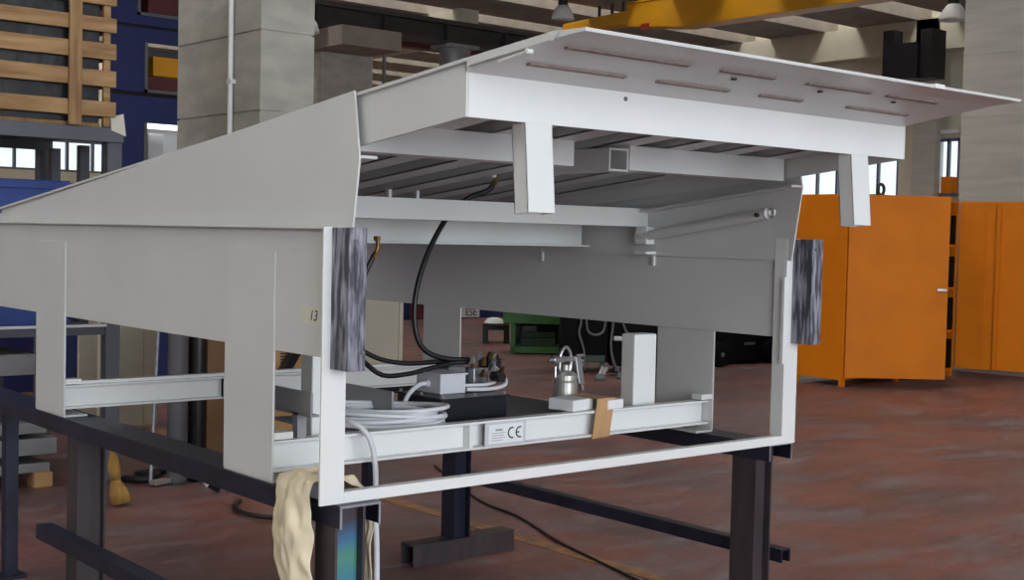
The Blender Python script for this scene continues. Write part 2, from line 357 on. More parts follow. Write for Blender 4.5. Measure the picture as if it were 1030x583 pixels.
# ================================================================ DOCK LEVELLER
LV = thing('dock_leveller', (1.0, 1.3, 0.8), 'light grey steel dock leveller with raised deck and extended lip, standing on two black trestles', 'dock leveller')
ZB, ZT = 0.80, 1.537
def mx(x, s): return x if s < 0 else 2.0 - x          # mirror about the centre line
def mbox(mb, s, x0, x1, *r): a, b = sorted((mx(x0, s), mx(x1, s))); return mb.box(a, b, *r)
def dz(y): return 1.893 - 0.107 * (y + 0.05)           # top of the raised deck
for s in (-1, 1):
    # side frame plate with a small out-turned top flange
    mb = MB(); mbox(mb, s, 0.059, 0.065, 0.04, 2.95, 1.183, ZT); mbox(mb, s, 0.032, 0.059, 0.03, 2.95, ZT - 0.006, ZT)
    sp = mb.build('side_plate', 'paint', LV, bevel=0.001)
    for j in range(9):
        y = 0.25 + 0.31 * j
        mb = MB(); mbox(mb, s, 0.0565, 0.0595, y, y + 0.17, 1.465, 1.4685); mb.build('weld_seam', 'paint', sp)
    # front post: an angle section
    mb = MB(); mbox(mb, s, 0.0, 0.075, 0.0, 0.008, ZB, ZT); mbox(mb, s, 0.067, 0.075, 0.008, 0.055, ZB, ZT); mbox(mb, s, 0.059, 0.067, 0.008, 0.06, 1.183, ZT)
    mb.build('front_post', 'paint_bright', LV, bevel=0.001)
    # legs: flat plates with an in-turned foot
    for (y0, y1) in ((0.344, 0.638), (1.91, 2.204)):
        mb = MB(); mbox(mb, s, 0.052, 0.059, y0, y1, ZB + 0.006, 1.467); mbox(mb, s, 0.054, 0.145, y0, y1, ZB, ZB + 0.008)
        lg = mb.build('leg', 'paint', LV, bevel=0.002)
        mb = MB(); mbox(mb, s, 0.0505, 0.0525, y0 + 0.01, y1, 1.362, 1.365); mb.build('weld_seam', 'paint', lg)
        mb = MB(); mbox(mb, s, 0.0595, 0.12, y0 + 0.0, y0 + 0.05, 0.925, 0.945); mb.build('stop_block', 'paint_bright', lg)
    # toe guard: sheet following the raised deck
    x0, x1 = sorted((mx(0.068, s), mx(0.074, s)))
    tg = MB().prism([(-0.026, 1.895), (-0.056, 1.715), (-0.030, 1.543), (-0.018, 1.459), (2.93, 1.459), (2.93, 1.545), (2.7, 1.569)], 'x', x0, x1).build('toe_guard', 'paint', LV, bevel=0.0008)
    a = 0.0735; mb = MB()
    xa, xb = sorted((mx(a, s), mx(a + 0.055, s)))
    mb.hexa([(xa, -0.05, 1.718), (xb, -0.05, 1.718), (xb, 1.25, 1.56), (xa, 1.25, 1.56), (xa, -0.05, 1.726), (xb, -0.05, 1.726), (xb, 1.25, 1.568), (xa, 1.25, 1.568)])
    mb.build('stiffener', 'paint', tg)
    # deck side plate
    x0, x1 = sorted((mx(0.090, s), mx(0.098, s)))
    MB().prism([(-0.475, 1.803), (-0.475, dz(-0.475) - 0.004), (2.72, dz(2.72) - 0.004), (2.72, 1.50), (0.0, 1.749)], 'x', x0, x1).build('deck_side', 'paint', LV, bevel=0.001)
    # rubber bumper
    x0, x1 = (0.024, 0.078) if s < 0 else (1.958, 2.018)
    bp = MB().box(x0, x1, -0.085, -0.0005, 1.163, 1.536).build('rubber_bumper', 'rubber', LV, 'worn black rubber bumper with chalky scuffs', bevel=0.0015)
    for (q, z) in ((0.018, 1.50), (0.045, 1.21)):
        MB().lathe([(0.006, 0), (0.006, 0.004)], (x0 + q, -0.085, z), 10, Matrix.Rotation(PI / 2, 3, 'X')).build('bolt', 'dgrey', bp)
# bottom front bar
MB().box(0.075, 1.925, 0.0, 0.03, ZB, 0.831).build('front_bar', 'paint_bright', LV, bevel=0.0015)
# cross channels, open to the front
def channel(y0):
    return MB().box(0.062, 1.938, y0 + 0.034, y0 + 0.042, 0.828, 0.918).box(0.062, 1.938, y0, y0 + 0.042, 0.911, 0.919).box(0.062, 1.938, y0, y0 + 0.042, 0.828, 0.836)
fc = channel(0.36).build('cross_channel', 'paint_bright', LV, bevel=0.0015)
rc = channel(1.93).build('cross_channel', 'paint_bright', LV, bevel=0.0015)
MB().box(0.12, 1.88, 1.955, 1.985, 0.919, 0.931).build('cover_strip', 'paint_bright', rc)
MB().box(0.72, 0.728, 1.931, 1.97, 0.836, 0.911).box(0.72, 0.8, 1.931, 1.937, 0.836, 0.911).build('gusset', 'paint_bright', rc)
MB().box(0.785, 0.80, 0.362, 0.392, 0.836, 0.911).build('gusset', 'paint_bright', fc)
# type plate
tp = MB().box(0.845, 1.020, 0.3565, 0.3595, 0.834, 0.913).build('type_plate', 'greybox', LV, 'silver type plate with CE mark', bevel=0.001)
MB().box(0.86, 1.008, 0.3558, 0.3566, 0.842, 0.905).build('plate_field', 'white', tp)
def ring_arc(mb, cx, cz, r, a0, a1, w, y):
    n = 16; vs = []; fs = []
    for i in range(n + 1):
        t = math.radians(a0 + (a1 - a0) * i / n)
        for rr in (r - w, r):
            vs += [(cx + rr * math.cos(t), y, cz + rr * math.sin(t)), (cx + rr * math.cos(t), y - 0.0006, cz + rr * math.sin(t))]
    for i in range(n):
        a = 4 * i; b = a + 4
        fs += [(a + 1, b + 1, b + 3, a + 3), (a, a + 2, b + 2, b), (a, b, b + 1, a + 1), (a + 2, a + 3, b + 3, b + 2)]
    fs += [(0, 1, 3, 2), (4 * n, 4 * n + 2, 4 * n + 3, 4 * n + 1)]
    mb.add(vs, fs)
mb = MB(); ring_arc(mb, 0.960, 0.874, 0.0195, 75, 285, 0.005, 0.3557); ring_arc(mb, 0.994, 0.874, 0.0195, 75, 285, 0.005, 0.3557); mb.box(0.976, 0.990, 0.3551, 0.3557, 0.8715, 0.8765)
mb.build('ce_mark', 'ink', tp)
MB().box(0.888, 0.918, 0.3553, 0.3558, 0.884, 0.890).box(0.872, 0.93, 0.3555, 0.3558, 0.876, 0.878).box(0.872, 0.925, 0.3555, 0.3558, 0.868, 0.870).box(0.872, 0.93, 0.3555, 0.3558, 0.860, 0.862).box(0.872, 0.92, 0.3555, 0.3558, 0.852, 0.854).build('faint_print', 'inkfaint', tp)
# hand-written tape on the left side plate
ht = MB().box(0.0582, 0.0588, 0.105, 0.205, 1.27, 1.32).build('masking_tape_label', 'paper', LV, 'cream tape with a handwritten number')
text('handwriting', '13', 0.042, 'ink', ht, (0.0578, 0.143, 1.293), PI / 2, -PI / 2, 0.0003, shear=0.25)
# support tubes standing on the front channel
for (x0, x1) in ((0.235, 0.352), (1.603, 1.719)):
    MB().box(x0, x1, 0.43, 0.50, 0.905, 1.174).build('support_post', 'paint_bright', LV, bevel=0.006)
for (x, y0, y1, zz) in ((0.150, 0.30, 0.66, 0.994), (0.615, 0.56, 0.88, 0.942)): MB().box(x, x + 0.008, y0, y1, zz, zz + 0.066).box(x, x + 0.03, y0, y1, zz - 0.006, zz + 0.001).box(x, x + 0.03, y0 + 0.07, y0 + 0.10, 0.9195 if x < 0.3 else 0.903, zz).build('longitudinal_rib', 'ribgrey', LV)
MB().box(0.36, 1.46, 0.402, 0.90, 0.896, 0.903).build('base_plate', 'dgrey', LV)
# ---- deck
MB().prism([(-0.49, dz(-0.49) - 0.008), (-0.49, dz(-0.49)), (2.78, dz(2.78)), (2.78, dz(2.78) - 0.008)], 'x', 0.078, 1.922).build('deck_plate', 'paint', LV)
MB().prism([(-0.46, dz(-0.46) - 0.0105), (-0.46, dz(-0.46) - 0.0085), (2.70, dz(2.70) - 0.0085), (2.70, dz(2.70) - 0.0105)], 'x', 0.10, 1.90).build('deck_shade_sheet', 'deck_shade', LV, 'dark sheet under the deck plate, shade between the stringers put into its colour')  # dark sheet carries the shade between the stringers in its colour
mb = MB()
for i in range(52):
    y = -0.47 + 0.05 * i; z = dz(y)
    for j in range(4): 
        x = 0.082 + 0.04 * j; mb.hexa([(x, y, z - 0.001), (x + 0.012, y + 0.03, z - 0.004), (x + 0.02, y + 0.028, z - 0.004), (x + 0.008, y - 0.004, z - 0.001), (x + 0.002, y, z + 0.003), (x + 0.012, y + 0.027, z), (x + 0.017, y + 0.026, z), (x + 0.008, y, z + 0.003)])
tr = mb.build('tread_pattern', 'paint', LV); tr['kind'] = 'stuff'
hd = MB().box(0.0985, 1.9015, -0.475, -0.463, 1.803, 1.93).build('header_plate', 'paint_bright', LV, bevel=0.001)
for i in range(8):
    x = 0.125 + 0.2428 * i; a = x - 0.052; b = x + 0.052
    if i == 0: a, b = 0.102, 0.205
    if i == 7: a, b = 1.795, 1.898
    y0, y1 = -0.463, 2.70; h = 0.07
    mb = MB()
    for (u, v) in ((a, a + 0.006), (b - 0.006, b)):
        mb.hexa([(u, y0, dz(y0) - h), (v, y0, dz(y0) - h), (v, y1, dz(y1) - h), (u, y1, dz(y1) - h), (u, y0, dz(y0) - 0.008), (v, y0, dz(y0) - 0.008), (v, y1, dz(y1) - 0.008), (u, y1, dz(y1) - 0.008)])
    mb.hexa([(a, y0, dz(y0) - h), (b, y0, dz(y0) - h), (b, y1, dz(y1) - h), (a, y1, dz(y1) - h), (a, y0, dz(y0) - h + 0.006), (b, y0, dz(y0) - h + 0.006), (b, y1, dz(y1) - h + 0.006), (a, y1, dz(y1) - h + 0.006)])
    mb.build('stringer', 'paint', LV, bevel=0.001)
for (a, b) in ((0.103, 0.88), (1.12, 1.893)):
    MB().box(a, b, 0.0, 0.006, 1.740, 1.818).box(a, b, 0.006, 0.09, 1.740, 1.746).box(a, a + 0.006, 0.006, 0.09, 1.746, 1.818).box(b - 0.006, b, 0.006, 0.09, 1.746, 1.818).build('lateral_beam', 'paint', LV, bevel=0.001)
MB().box(1.035, 1.041, 0.006, 0.30, 1.735, 1.806).box(1.113, 1.119, 0.006, 0.30, 1.735, 1.806).box(1.041, 1.113, 0.006, 0.30, 1.735, 1.741).box(1.041, 1.113, 0.006, 0.30, 1.80, 1.806).build('cylinder_box', 'paint', LV)
MB().box(0.076, 1.924, 0.69, 0.696, 1.573, 1.645).box(0.076, 1.924, 0.696, 0.76, 1.573, 1.579).box(0.076, 1.924, 0.696, 0.76, 1.639, 1.645).build('main_cross_beam', 'paint', LV, bevel=0.001)
MB().box(0.08, 1.885, 1.03, 1.036, 1.488, 1.60).box(0.08, 1.885, 0.98, 1.03, 1.488, 1.494).build('rear_cross_plate', 'paint', LV, bevel=0.001)
# hangers between cross beam and deck
for x in (0.685, 0.80): MB().box(x, x + 0.012, 0.70, 0.72, 1.645, 1.672).build('hanger_tab', 'paint', LV)
# maintenance strut on the inner right toe guard
st = MB().tube([(1.895, 0.72, 1.530), (1.895, 0.07, 1.626)], 0.019, 14, sm=1).build('maintenance_strut', 'paint', LV, smooth=False)
MB().tube([(1.895 , 0.055 + 0.016 * math.cos(t * PI / 6), 1.629 + 0.016 * math.sin(t * PI / 6)) for t in range(12)], 0.005, 6, True, 1).build('end_eye', 'zinc', st, 'bright end eye')
MB().lathe([(0.008, 0), (0.008, 0.02)], (1.885, 0.10, 1.62), 8, Matrix.Rotation(-PI / 2, 3, 'Y')).build('pin', 'ink', st)
MB().box(1.88, 1.926, 0.655, 0.715, 1.505, 1.573).build('strut_bracket', 'paint_bright', LV, bevel=0.002)
MB().box(1.87, 1.926, 0.645, 0.71, 1.466, 1.476).build('strut_rest', 'paint_bright', LV)
for y in (0.655, 1.32): MB().box(1.925, 1.936, y, y + 0.012, 1.42, 1.475).build('guide_tab', 'paint_bright', LV)
mb = MB(); mb.box(1.915, 1.926, 0.0, 0.012, 1.09, 1.40); mb.build('edge_strip', 'paint_bright', LV)
# ---- lip
LP = MB().prism([(-0.470, 1.907), (-0.79, 1.956), (-0.882, 1.962), (-0.884, 1.970), (-0.80, 1.9715), (-0.470, dz(-0.47))], 'x', 0.09, 1.893).build('lip', 'paint', LV, bevel=0.001)
def lz(y): return 1.905 + 0.158 * (-0.475 - y)
for (y, segs) in ((-0.600, ((0.174, 0.494), (0.608, 0.885), (1.014, 1.20), (1.414, 1.727))), (-0.745, ((0.16, 0.315), (0.315, 0.566), (0.685, 0.895), (1.031, 1.32), (1.40, 1.66)))):
    for (a, b) in segs:
        z = lz(y)
        MB().hexa([(a, y - 0.007, z - 0.001), (b, y - 0.007, z - 0.001), (b, y + 0.007, z - 0.0035), (a, y + 0.007, z - 0.0035), (a, y - 0.007, z + 0.006), (b, y - 0.007, z + 0.006), (b, y + 0.007, z + 0.004), (a, y + 0.007, z + 0.004)]).build('weld_seam', 'weld', LP)
for (x, y) in ((0.788, -0.70), (1.15, -0.70), (1.5, -0.70)): MB().lathe([(0.008, 0), (0.008, 0.004)], (x, y, lz(y) - 0.003), 10).build('plug_hole', 'ink', LP)
MB().tube([(0.086, -0.60, 1.921), (0.086, -0.70, 1.936)], 0.004, 8).lathe([(0.006, -0.008), (0.006, 0.008)], (0.086, -0.705, 1.935), 10, Matrix.Rotation(PI / 2, 3, 'Y')).build('hinge_pin', 'paint_edge', LP)
MB().prism([(-0.49, 1.920), (-0.78, 1.951), (-0.80, 1.9705), (-0.49, 1.9395)], 'x', 0.078, 0.0895).build('lip_side', 'paint', LP)
for x in (1.42,): MB().box(x, x + 0.05, -0.886, -0.87, 1.962, 1.974).build('edge_nick', 'paint_bright', LP)
# lip supports: two short hollow tubes that lean with the lip
for x in (0.275, 1.618):
    r = Matrix.Rotation(math.radians(5.0), 3, 'X'); c = Vector((x + 0.046, -0.448, 1.8045)) 
    mb = MB(); hw, hd_, L = 0.045, 0.026, 0.225
    def q(px, py, pz): return c + r.transposed() @ Vector((px, py, pz))
    for (a, b, y0, y1) in ((-hw, hw, -hd_, -hd_ + 0.004), (-hw, hw, hd_ - 0.004, hd_), (-hw, -hw + 0.004, -hd_, hd_), (hw - 0.004, hw, -hd_, hd_)):
        mb.hexa([q(a, y0, -L), q(b, y0, -L), q(b, y1, -L), q(a, y1, -L), q(a, y0, 0), q(b, y0, 0), q(b, y1, 0), q(a, y1, 0)])
    mb.build('lip_support', 'paint_bright', LV, bevel=0.001)
MB().lathe([(0.006, 0), (0.006, 0.003)], (0.62, -0.475, 1.89), 8, Matrix.Rotation(PI / 2, 3, 'X')).build('paint_chip', 'dgrey', LV)
# lip cylinder end with brass elbow
MB().box(1.17, 1.20, 0.75, 0.79, 1.735, 1.76).build('hose_clamp', 'paint_bright', LV)

# ================================================================ POWER PACK
PK = thing('hydraulic_power_pack', (0.92, 0.65, 0.903), 'black oil tank with grey control box, valves and brass fittings, on the leveller base', 'power pack')
MB().box(0.775, 1.058, 0.50, 0.76, 0.903, 0.978).build('oil_tank', 'black', PK, bevel=0.006)
MB().box(0.77, 1.064, 0.494, 0.766, 0.974, 0.980).build('tank_lid', 'black', PK, bevel=0.001)
for (x, y) in ((0.785, 0.51), (0.92, 0.51), (1.05, 0.51), (0.785, 0.75), (0.785, 0.63), (1.05, 0.75)):
    MB().lathe([(0.006, 0), (0.006, 0.01)], (x, y, 0.979), 6).build('lid_bolt', 'zinc', PK)
cb = MB().box(0.843, 0.952, 0.60, 0.74, 0.980, 1.048).build('control_box', 'greybox', PK, bevel=0.003)
MB().box(0.838, 0.957, 0.595, 0.745, 1.044, 1.050).build('box_lid', 'greybox', cb, bevel=0.001)
MB().lathe([(0.012, 0), (0.012, 0.012), (0.008, 0.012), (0.008, 0.02)], (0.843, 0.67, 1.012), 10, Matrix.Rotation(-PI / 2, 3, 'Y')).build('cable_gland', 'greybox', cb)
MB().box(0.955, 1.03, 0.70, 0.78, 0.98, 1.060).lathe([(0.035, 0), (0.035, 0.006)], (0.99, 0.74, 1.06), 16).build('motor', 'dgrey', PK, bevel=0.004)
vb = MB().box(1.035, 1.10, 0.66, 0.74, 0.98, 1.055).build('valve_block', 'zinc', PK, bevel=0.002)
MB().lathe([(0.022, 0), (0.022, 0.05)], (1.125, 0.69, 1.055), 14, Matrix.Rotation(0.5, 3, 'Y')).build('solenoid', 'blackplastic', vb)
MB().lathe([(0.018, 0), (0.018, 0.05)], (1.09, 0.62, 1.03), 14, Matrix.Rotation(PI / 2, 3, 'X')).build('solenoid', 'blackplastic', vb)
MB().box(1.10, 1.16, 0.66, 0.72, 1.045, 1.085).build('solenoid_plug', 'blackplastic', vb, bevel=0.003)
for (x, y, z, m) in ((1.045, 0.65, 1.09, 'zinc'), (1.085, 0.63, 1.09, 'brass'), (1.115, 0.65, 1.02, 'zinc'), (1.075, 0.60, 1.05, 'zinc'), (1.14, 0.67, 1.00, 'brass'), (1.05, 0.64, 1.03, 'brass'), (1.07, 0.65, 1.065, 'brass'), (1.10, 0.64, 1.07, 'zinc'), (1.03, 0.66, 1.06, 'brass'), (1.13, 0.63, 1.04, 'brass'), (1.06, 0.635, 0.998, 'zinc'), (1.02, 0.65, 1.075, 'zinc')):
    MB().lathe([(0.009, 0), (0.009, 0.014), (0.006, 0.014), (0.006, 0.026)], (x, y, z), 6, Matrix.Rotation(random.uniform(0, 1.6), 3, 'X')).build('fitting', m, vb)
MB().tube([(0.955, 0.60, 0.992), (1.05, 0.585, 0.99), (1.13, 0.60, 1.0), (1.15, 0.64, 1.03), (1.12, 0.66, 1.06)], 0.007, 8).build('signal_lead', 'cable', PK)
MB().tube([(0.955, 0.615, 1.004), (1.04, 0.60, 1.004), (1.10, 0.62, 1.008)], 0.006, 8).build('signal_lead', 'cable', PK)
# hoses
tag(MB().tube([(1.19, 0.76, 1.72), (1.175, 0.775, 1.69), (1.10, 0.79, 1.66), (1.05, 0.80, 1.62), (0.985, 0.79, 1.566), (0.895, 0.77, 1.44), (0.838, 0.75, 1.30), (0.838, 0.74, 1.18), (0.88, 0.735, 1.115), (0.968, 0.725, 1.086), (1.05, 0.71, 1.082)], 0.0095, 10).build('hydraulic_hose', 'hose', smooth=True),
    'black hydraulic hose dropping in a long curve from the deck underside to the valves', 'hose')
tag(MB().tube([(0.50, 0.50, 1.46), (0.475, 0.50, 1.42), (0.46, 0.52, 1.35), (0.48, 0.60, 1.22), (0.53, 0.66, 1.14), (0.597, 0.70, 1.095), (0.674, 0.70, 1.046), (0.777, 0.70, 1.045), (0.861, 0.70, 1.058), (0.968, 0.70, 1.074), (1.03, 0.69, 1.075)], 0.0085, 10).build('hydraulic_hose', 'hose', smooth=True),
    'lower of two black hoses sagging behind the left bumper to the valves', 'hose')
tag(MB().tube([(0.52, 0.78, 1.23), (0.57, 0.77, 1.16), (0.629, 0.76, 1.126), (0.707, 0.755, 1.092), (0.812, 0.75, 1.075), (0.94, 0.745, 1.076), (1.038, 0.735, 1.078)], 0.0085, 10).build('hydraulic_hose', 'hose', smooth=True),
    'upper of two black hoses running behind the left bumper to the valves', 'hose')
def elbow(x, y, z, lab):
    e = thing('brass_elbow', (x, y, z), lab, 'pipe fitting')
    MB().tube([(x, y, z), (x + 0.012, y, z + 0.03), (x + 0.008, y, z + 0.055)], 0.007, 8).build('elbow_tube', 'brass', e, smooth=True)
    MB().lathe([(0.012, 0), (0.012, 0.014)], (x, y, z - 0.006), 6).build('hex_nut', 'brass', e)
    MB().lathe([(0.012, 0), (0.012, 0.014)], (x + 0.008, y, z + 0.05), 6).build('hex_nut', 'brass', e)
elbow(0.497, 0.50, 1.45, 'brass elbow fitting beside the left bumper, at the top of the sagging hose')
elbow(1.185, 0.755, 1.715, 'brass elbow fitting under the deck left of the lip support tube')

# ================================================================ THINGS ON THE LEVELLER
mb = MB()
for i in range(9):
    rx = 0.205 - 0.012 * (i % 4) ; ry = 0.135 - 0.012 * (i % 3); zz = 0.912 + 0.0062 * i
    ca, sa = math.cos(0.55 + 0.06 * (i % 3)), math.sin(0.55 + 0.06 * (i % 3)); cx, cy = 0.575 + 0.008 * (i % 3), 0.565 - 0.006 * (i % 2)
    pts = []
    for t in range(20):
        a = 2 * PI * t / 20; u = rx * math.cos(a); v = ry * math.sin(a)
        pts.append((cx + u * ca - v * sa * -1, cy - u * sa + v * ca, zz + 0.004 * math.sin(a * 2 + i)))
    mb.tube(pts, 0.0075, 8, True, 2)
cc = thing('cable_coil', (0.575, 0.565, 0.905), 'coil of pale grey cable before the oil tank, one end hanging to the floor', 'cable')
mb.build('coiled_cable', 'cable', cc, smooth=True)
MB().tube([(0.42, 0.60, 0.93), (0.36, 0.50, 0.945), (0.335, 0.38, 0.955), (0.36, 0.335, 0.93), (0.38, 0.32, 0.88), (0.39, 0.315, 0.80), (0.392, 0.315, 0.70), (0.40, 0.315, 0.55), (0.405, 0.315, 0.35), (0.42, 0.31, 0.1), (0.46, 0.28, 0.012), (0.60, 0.2, 0.012)], 0.009, 8).build('cable_tail', 'cable', cc, smooth=True)
MB().tube([(0.70, 0.62, 0.94), (0.74, 0.64, 0.985), (0.80, 0.665, 1.01), (0.835, 0.67, 1.012)], 0.0085, 8).build('cable_lead', 'cable', cc, smooth=True)

sg = thing('spray_gun', (1.367, 0.545, 0.903), 'metal paint spray gun with suction cup, standing beside the white foam bar', 'spray gun')
MB().lathe([(0.040, 0.0), (0.044, 0.006), (0.044, 0.098), (0.040, 0.106), (0.040, 0.112)], (1.367, 0.545, 0.903), 24).build('paint_cup', 'alu', sg, smooth=False)
MB().lathe([(0.043, 0), (0.043, 0.014), (0.030, 0.024), (0.012, 0.032), (0.012, 0.05)], (1.367, 0.545, 1.013), 24).build('cup_lid', 'alu', sg)
MB().box(1.315, 1.420, 0.537, 0.553, 1.076, 1.092).lathe([(0.012, -0.035), (0.012, 0.02), (0.007, 0.02), (0.007, 0.04)], (1.325, 0.545, 1.084), 10, Matrix.Rotation(-PI / 2, 3, 'Y')).build('gun_body', 'zinc', sg, bevel=0.002)
MB().tube([(1.337, 0.545, 1.04), (1.340, 0.545, 1.10), (1.365, 0.545, 1.128), (1.390, 0.545, 1.10), (1.393, 0.545, 1.04)], 0.006, 8).build('yoke', 'zinc', sg, smooth=True)
MB().hexa([(1.427, 0.535, 0.99), (1.457, 0.535, 0.985), (1.457, 0.555, 0.985), (1.427, 0.555, 0.99), (1.405, 0.535, 1.09), (1.435, 0.535, 1.09), (1.435, 0.555, 1.09), (1.405, 0.555, 1.09)]).build('grip', 'zinc', sg, bevel=0.004)
MB().tube([(1.447, 0.545, 0.99), (1.455, 0.545, 0.965)], 0.006, 8).build('air_nipple', 'zinc', sg)
for z in (1.095, 1.075, 1.06): MB().tube([(1.420, 0.545, z), (1.453, 0.545, z)], 0.005, 8).build('knob', 'zinc', sg)
MB().tube([(1.393, 0.545, 1.075), (1.387, 0.545, 1.03), (1.400, 0.545, 1.005)], 0.004, 6).build('trigger', 'zinc', sg)
MB().tube([(1.318, 0.545, 1.02), (1.318, 0.545, 1.06)], 0.004, 6).build('clamp_lever', 'zinc', sg)

fb = thing('foam_bar', (1.36, 0.43, 0.919), 'white foam bar taped across the top of the front cross channel', 'foam block')
MB().obox((1.295, 0.435, 0.940), (0.12, 0.11, 0.040), rotz(0.2)).build('foam_piece', 'foam', fb, bevel=0.004)
MB().obox((1.43, 0.40, 0.937), (0.085, 0.10, 0.034), rotz(0.1)).build('foam_piece', 'foam', fb, bevel=0.004)
MB().hexa([(1.325, 0.353, 0.822), (1.408, 0.353, 0.826), (1.408, 0.3545, 0.826), (1.325, 0.3545, 0.822), (1.345, 0.352, 0.962), (1.430, 0.352, 0.962), (1.430, 0.3535, 0.962), (1.345, 0.3535, 0.962)]).hexa([(1.345, 0.353, 0.9605), (1.43, 0.353, 0.9605), (1.42, 0.50, 0.9605), (1.34, 0.50, 0.9605), (1.345, 0.353, 0.962), (1.43, 0.353, 0.962), (1.42, 0.50, 0.962), (1.34, 0.50, 0.962)]).build('packing_tape', 'tape', fb, 'brown packing tape')

# ================================================================ TRESTLES
def hbeam(x0, x1, y0, y1, z0, z1, t=0.008):
    ym = y0 + 0.032
    return MB().box(x0, x0 + t, y0, y1, z0, z1).box(x1 - t, x1, y0, y1, z0, z1).box(x0 + t, x1 - t, ym - t / 2, ym + t / 2, z0, z1)
def rail(x0, x1, y0, y1, z1=0.80, h=0.062, t=0.007):
    return MB().box(x0, x1, y0, y1, z1 - t, z1).box(x0, x0 + t, y0, y1, z1 - h, z1 - t).box(x1 - t, x1, y0, y1, z1 - h, z1 - t)
def foot(xc, y0, y1):
    return MB().box(xc - 0.30, xc + 0.30, y0, y1, 0.092, 0.10).box(xc - 0.30, xc + 0.30, y0, y0 + 0.007, 0, 0.092).box(xc - 0.30, xc + 0.30, y1 - 0.007, y1, 0, 0.092)
TL = thing('steel_trestle', (0.1, 1.3, 0), 'black steel trestle under the left side of the leveller, with a heat-blued front leg', 'trestle')
rl = rail(0.045, 0.180, -0.028, 3.15).build('top_rail', 'black_steel', TL, bevel=0.002)
MB().box(0.045, 0.175, -0.0295, -0.0285, 0.793, 0.80).box(0.045, 0.052, -0.0295, -0.0285, 0.738, 0.793).box(0.168, 0.175, -0.0295, -0.0285, 0.738, 0.793).build('cut_edge', 'galv', rl)
fl = MB().box(0.050, 0.058, 0.0, 0.10, 0.10, 0.793).box(0.137, 0.145, 0.0, 0.10, 0.10, 0.793).build('leg', 'leg_steel', TL)
MB().box(0.058, 0.137, 0.028, 0.036, 0.10, 0.793).build('web', 'heat', fl, 'leg web with blue and green heat tint')
hbeam(0.055, 0.165, 1.78, 1.88, 0.10, 0.793).build('leg', 'leg_steel', TL)
MB().box(0.115, 0.170, 2.72, 2.775, 0.01, 0.793).box(0.08, 0.20, 2.69, 2.80, 0, 0.012).build('leg', 'black_steel', TL, bevel=0.002)
foot(0.11, 0.0, 0.10).build('foot', 'black_steel', TL); foot(0.11, 1.78, 1.88).build('foot', 'black_steel', TL)
MB().box(-0.005, 0.055, -0.35, 2.03, 0.372, 0.379).box(-0.005, 0.002, -0.35, 2.03, 0.325, 0.372).box(0.048, 0.055, -0.35, 2.03, 0.325, 0.372).build('stretcher', 'black_steel', TL, bevel=0.001)
TR = thing('steel_trestle', (1.95, 1.3, 0), 'black steel trestle under the right side of the leveller, with purplish front leg', 'trestle')
rl = rail(1.883, 2.012, 0.02, 2.95).build('top_rail', 'black_steel', TR, bevel=0.002)
MB().box(1.883, 2.012, 0.0185, 0.0195, 0.793, 0.80).box(1.883, 1.89, 0.0185, 0.0195, 0.738, 0.793).box(2.005, 2.012, 0.0185, 0.0195, 0.738, 0.793).build('cut_edge', 'galv', rl)
hbeam(1.890, 1.985, 0.085, 0.195, 0.10, 0.793).build('leg', 'leg_steel', TR)
hbeam(1.890, 1.985, 1.86, 1.96, 0.10, 0.793).build('leg', 'black_steel', TR)
hbeam(1.900, 1.960, 2.60, 2.66, 0.0, 0.793).build('leg', 'black_steel', TR)
foot(1.94, 0.085, 0.195).build('foot', 'black_steel', TR); foot(1.96, 1.86, 1.96).build('foot', 'leg_steel', TR)
MB().box(1.985, 2.035, 0.03, 1.99, 0.398, 0.404).box(1.985, 1.991, 0.03, 1.99, 0.355, 0.398).box(2.029, 2.035, 0.03, 1.99, 0.355, 0.398).build('stretcher', 'black_steel', TR, bevel=0.001)

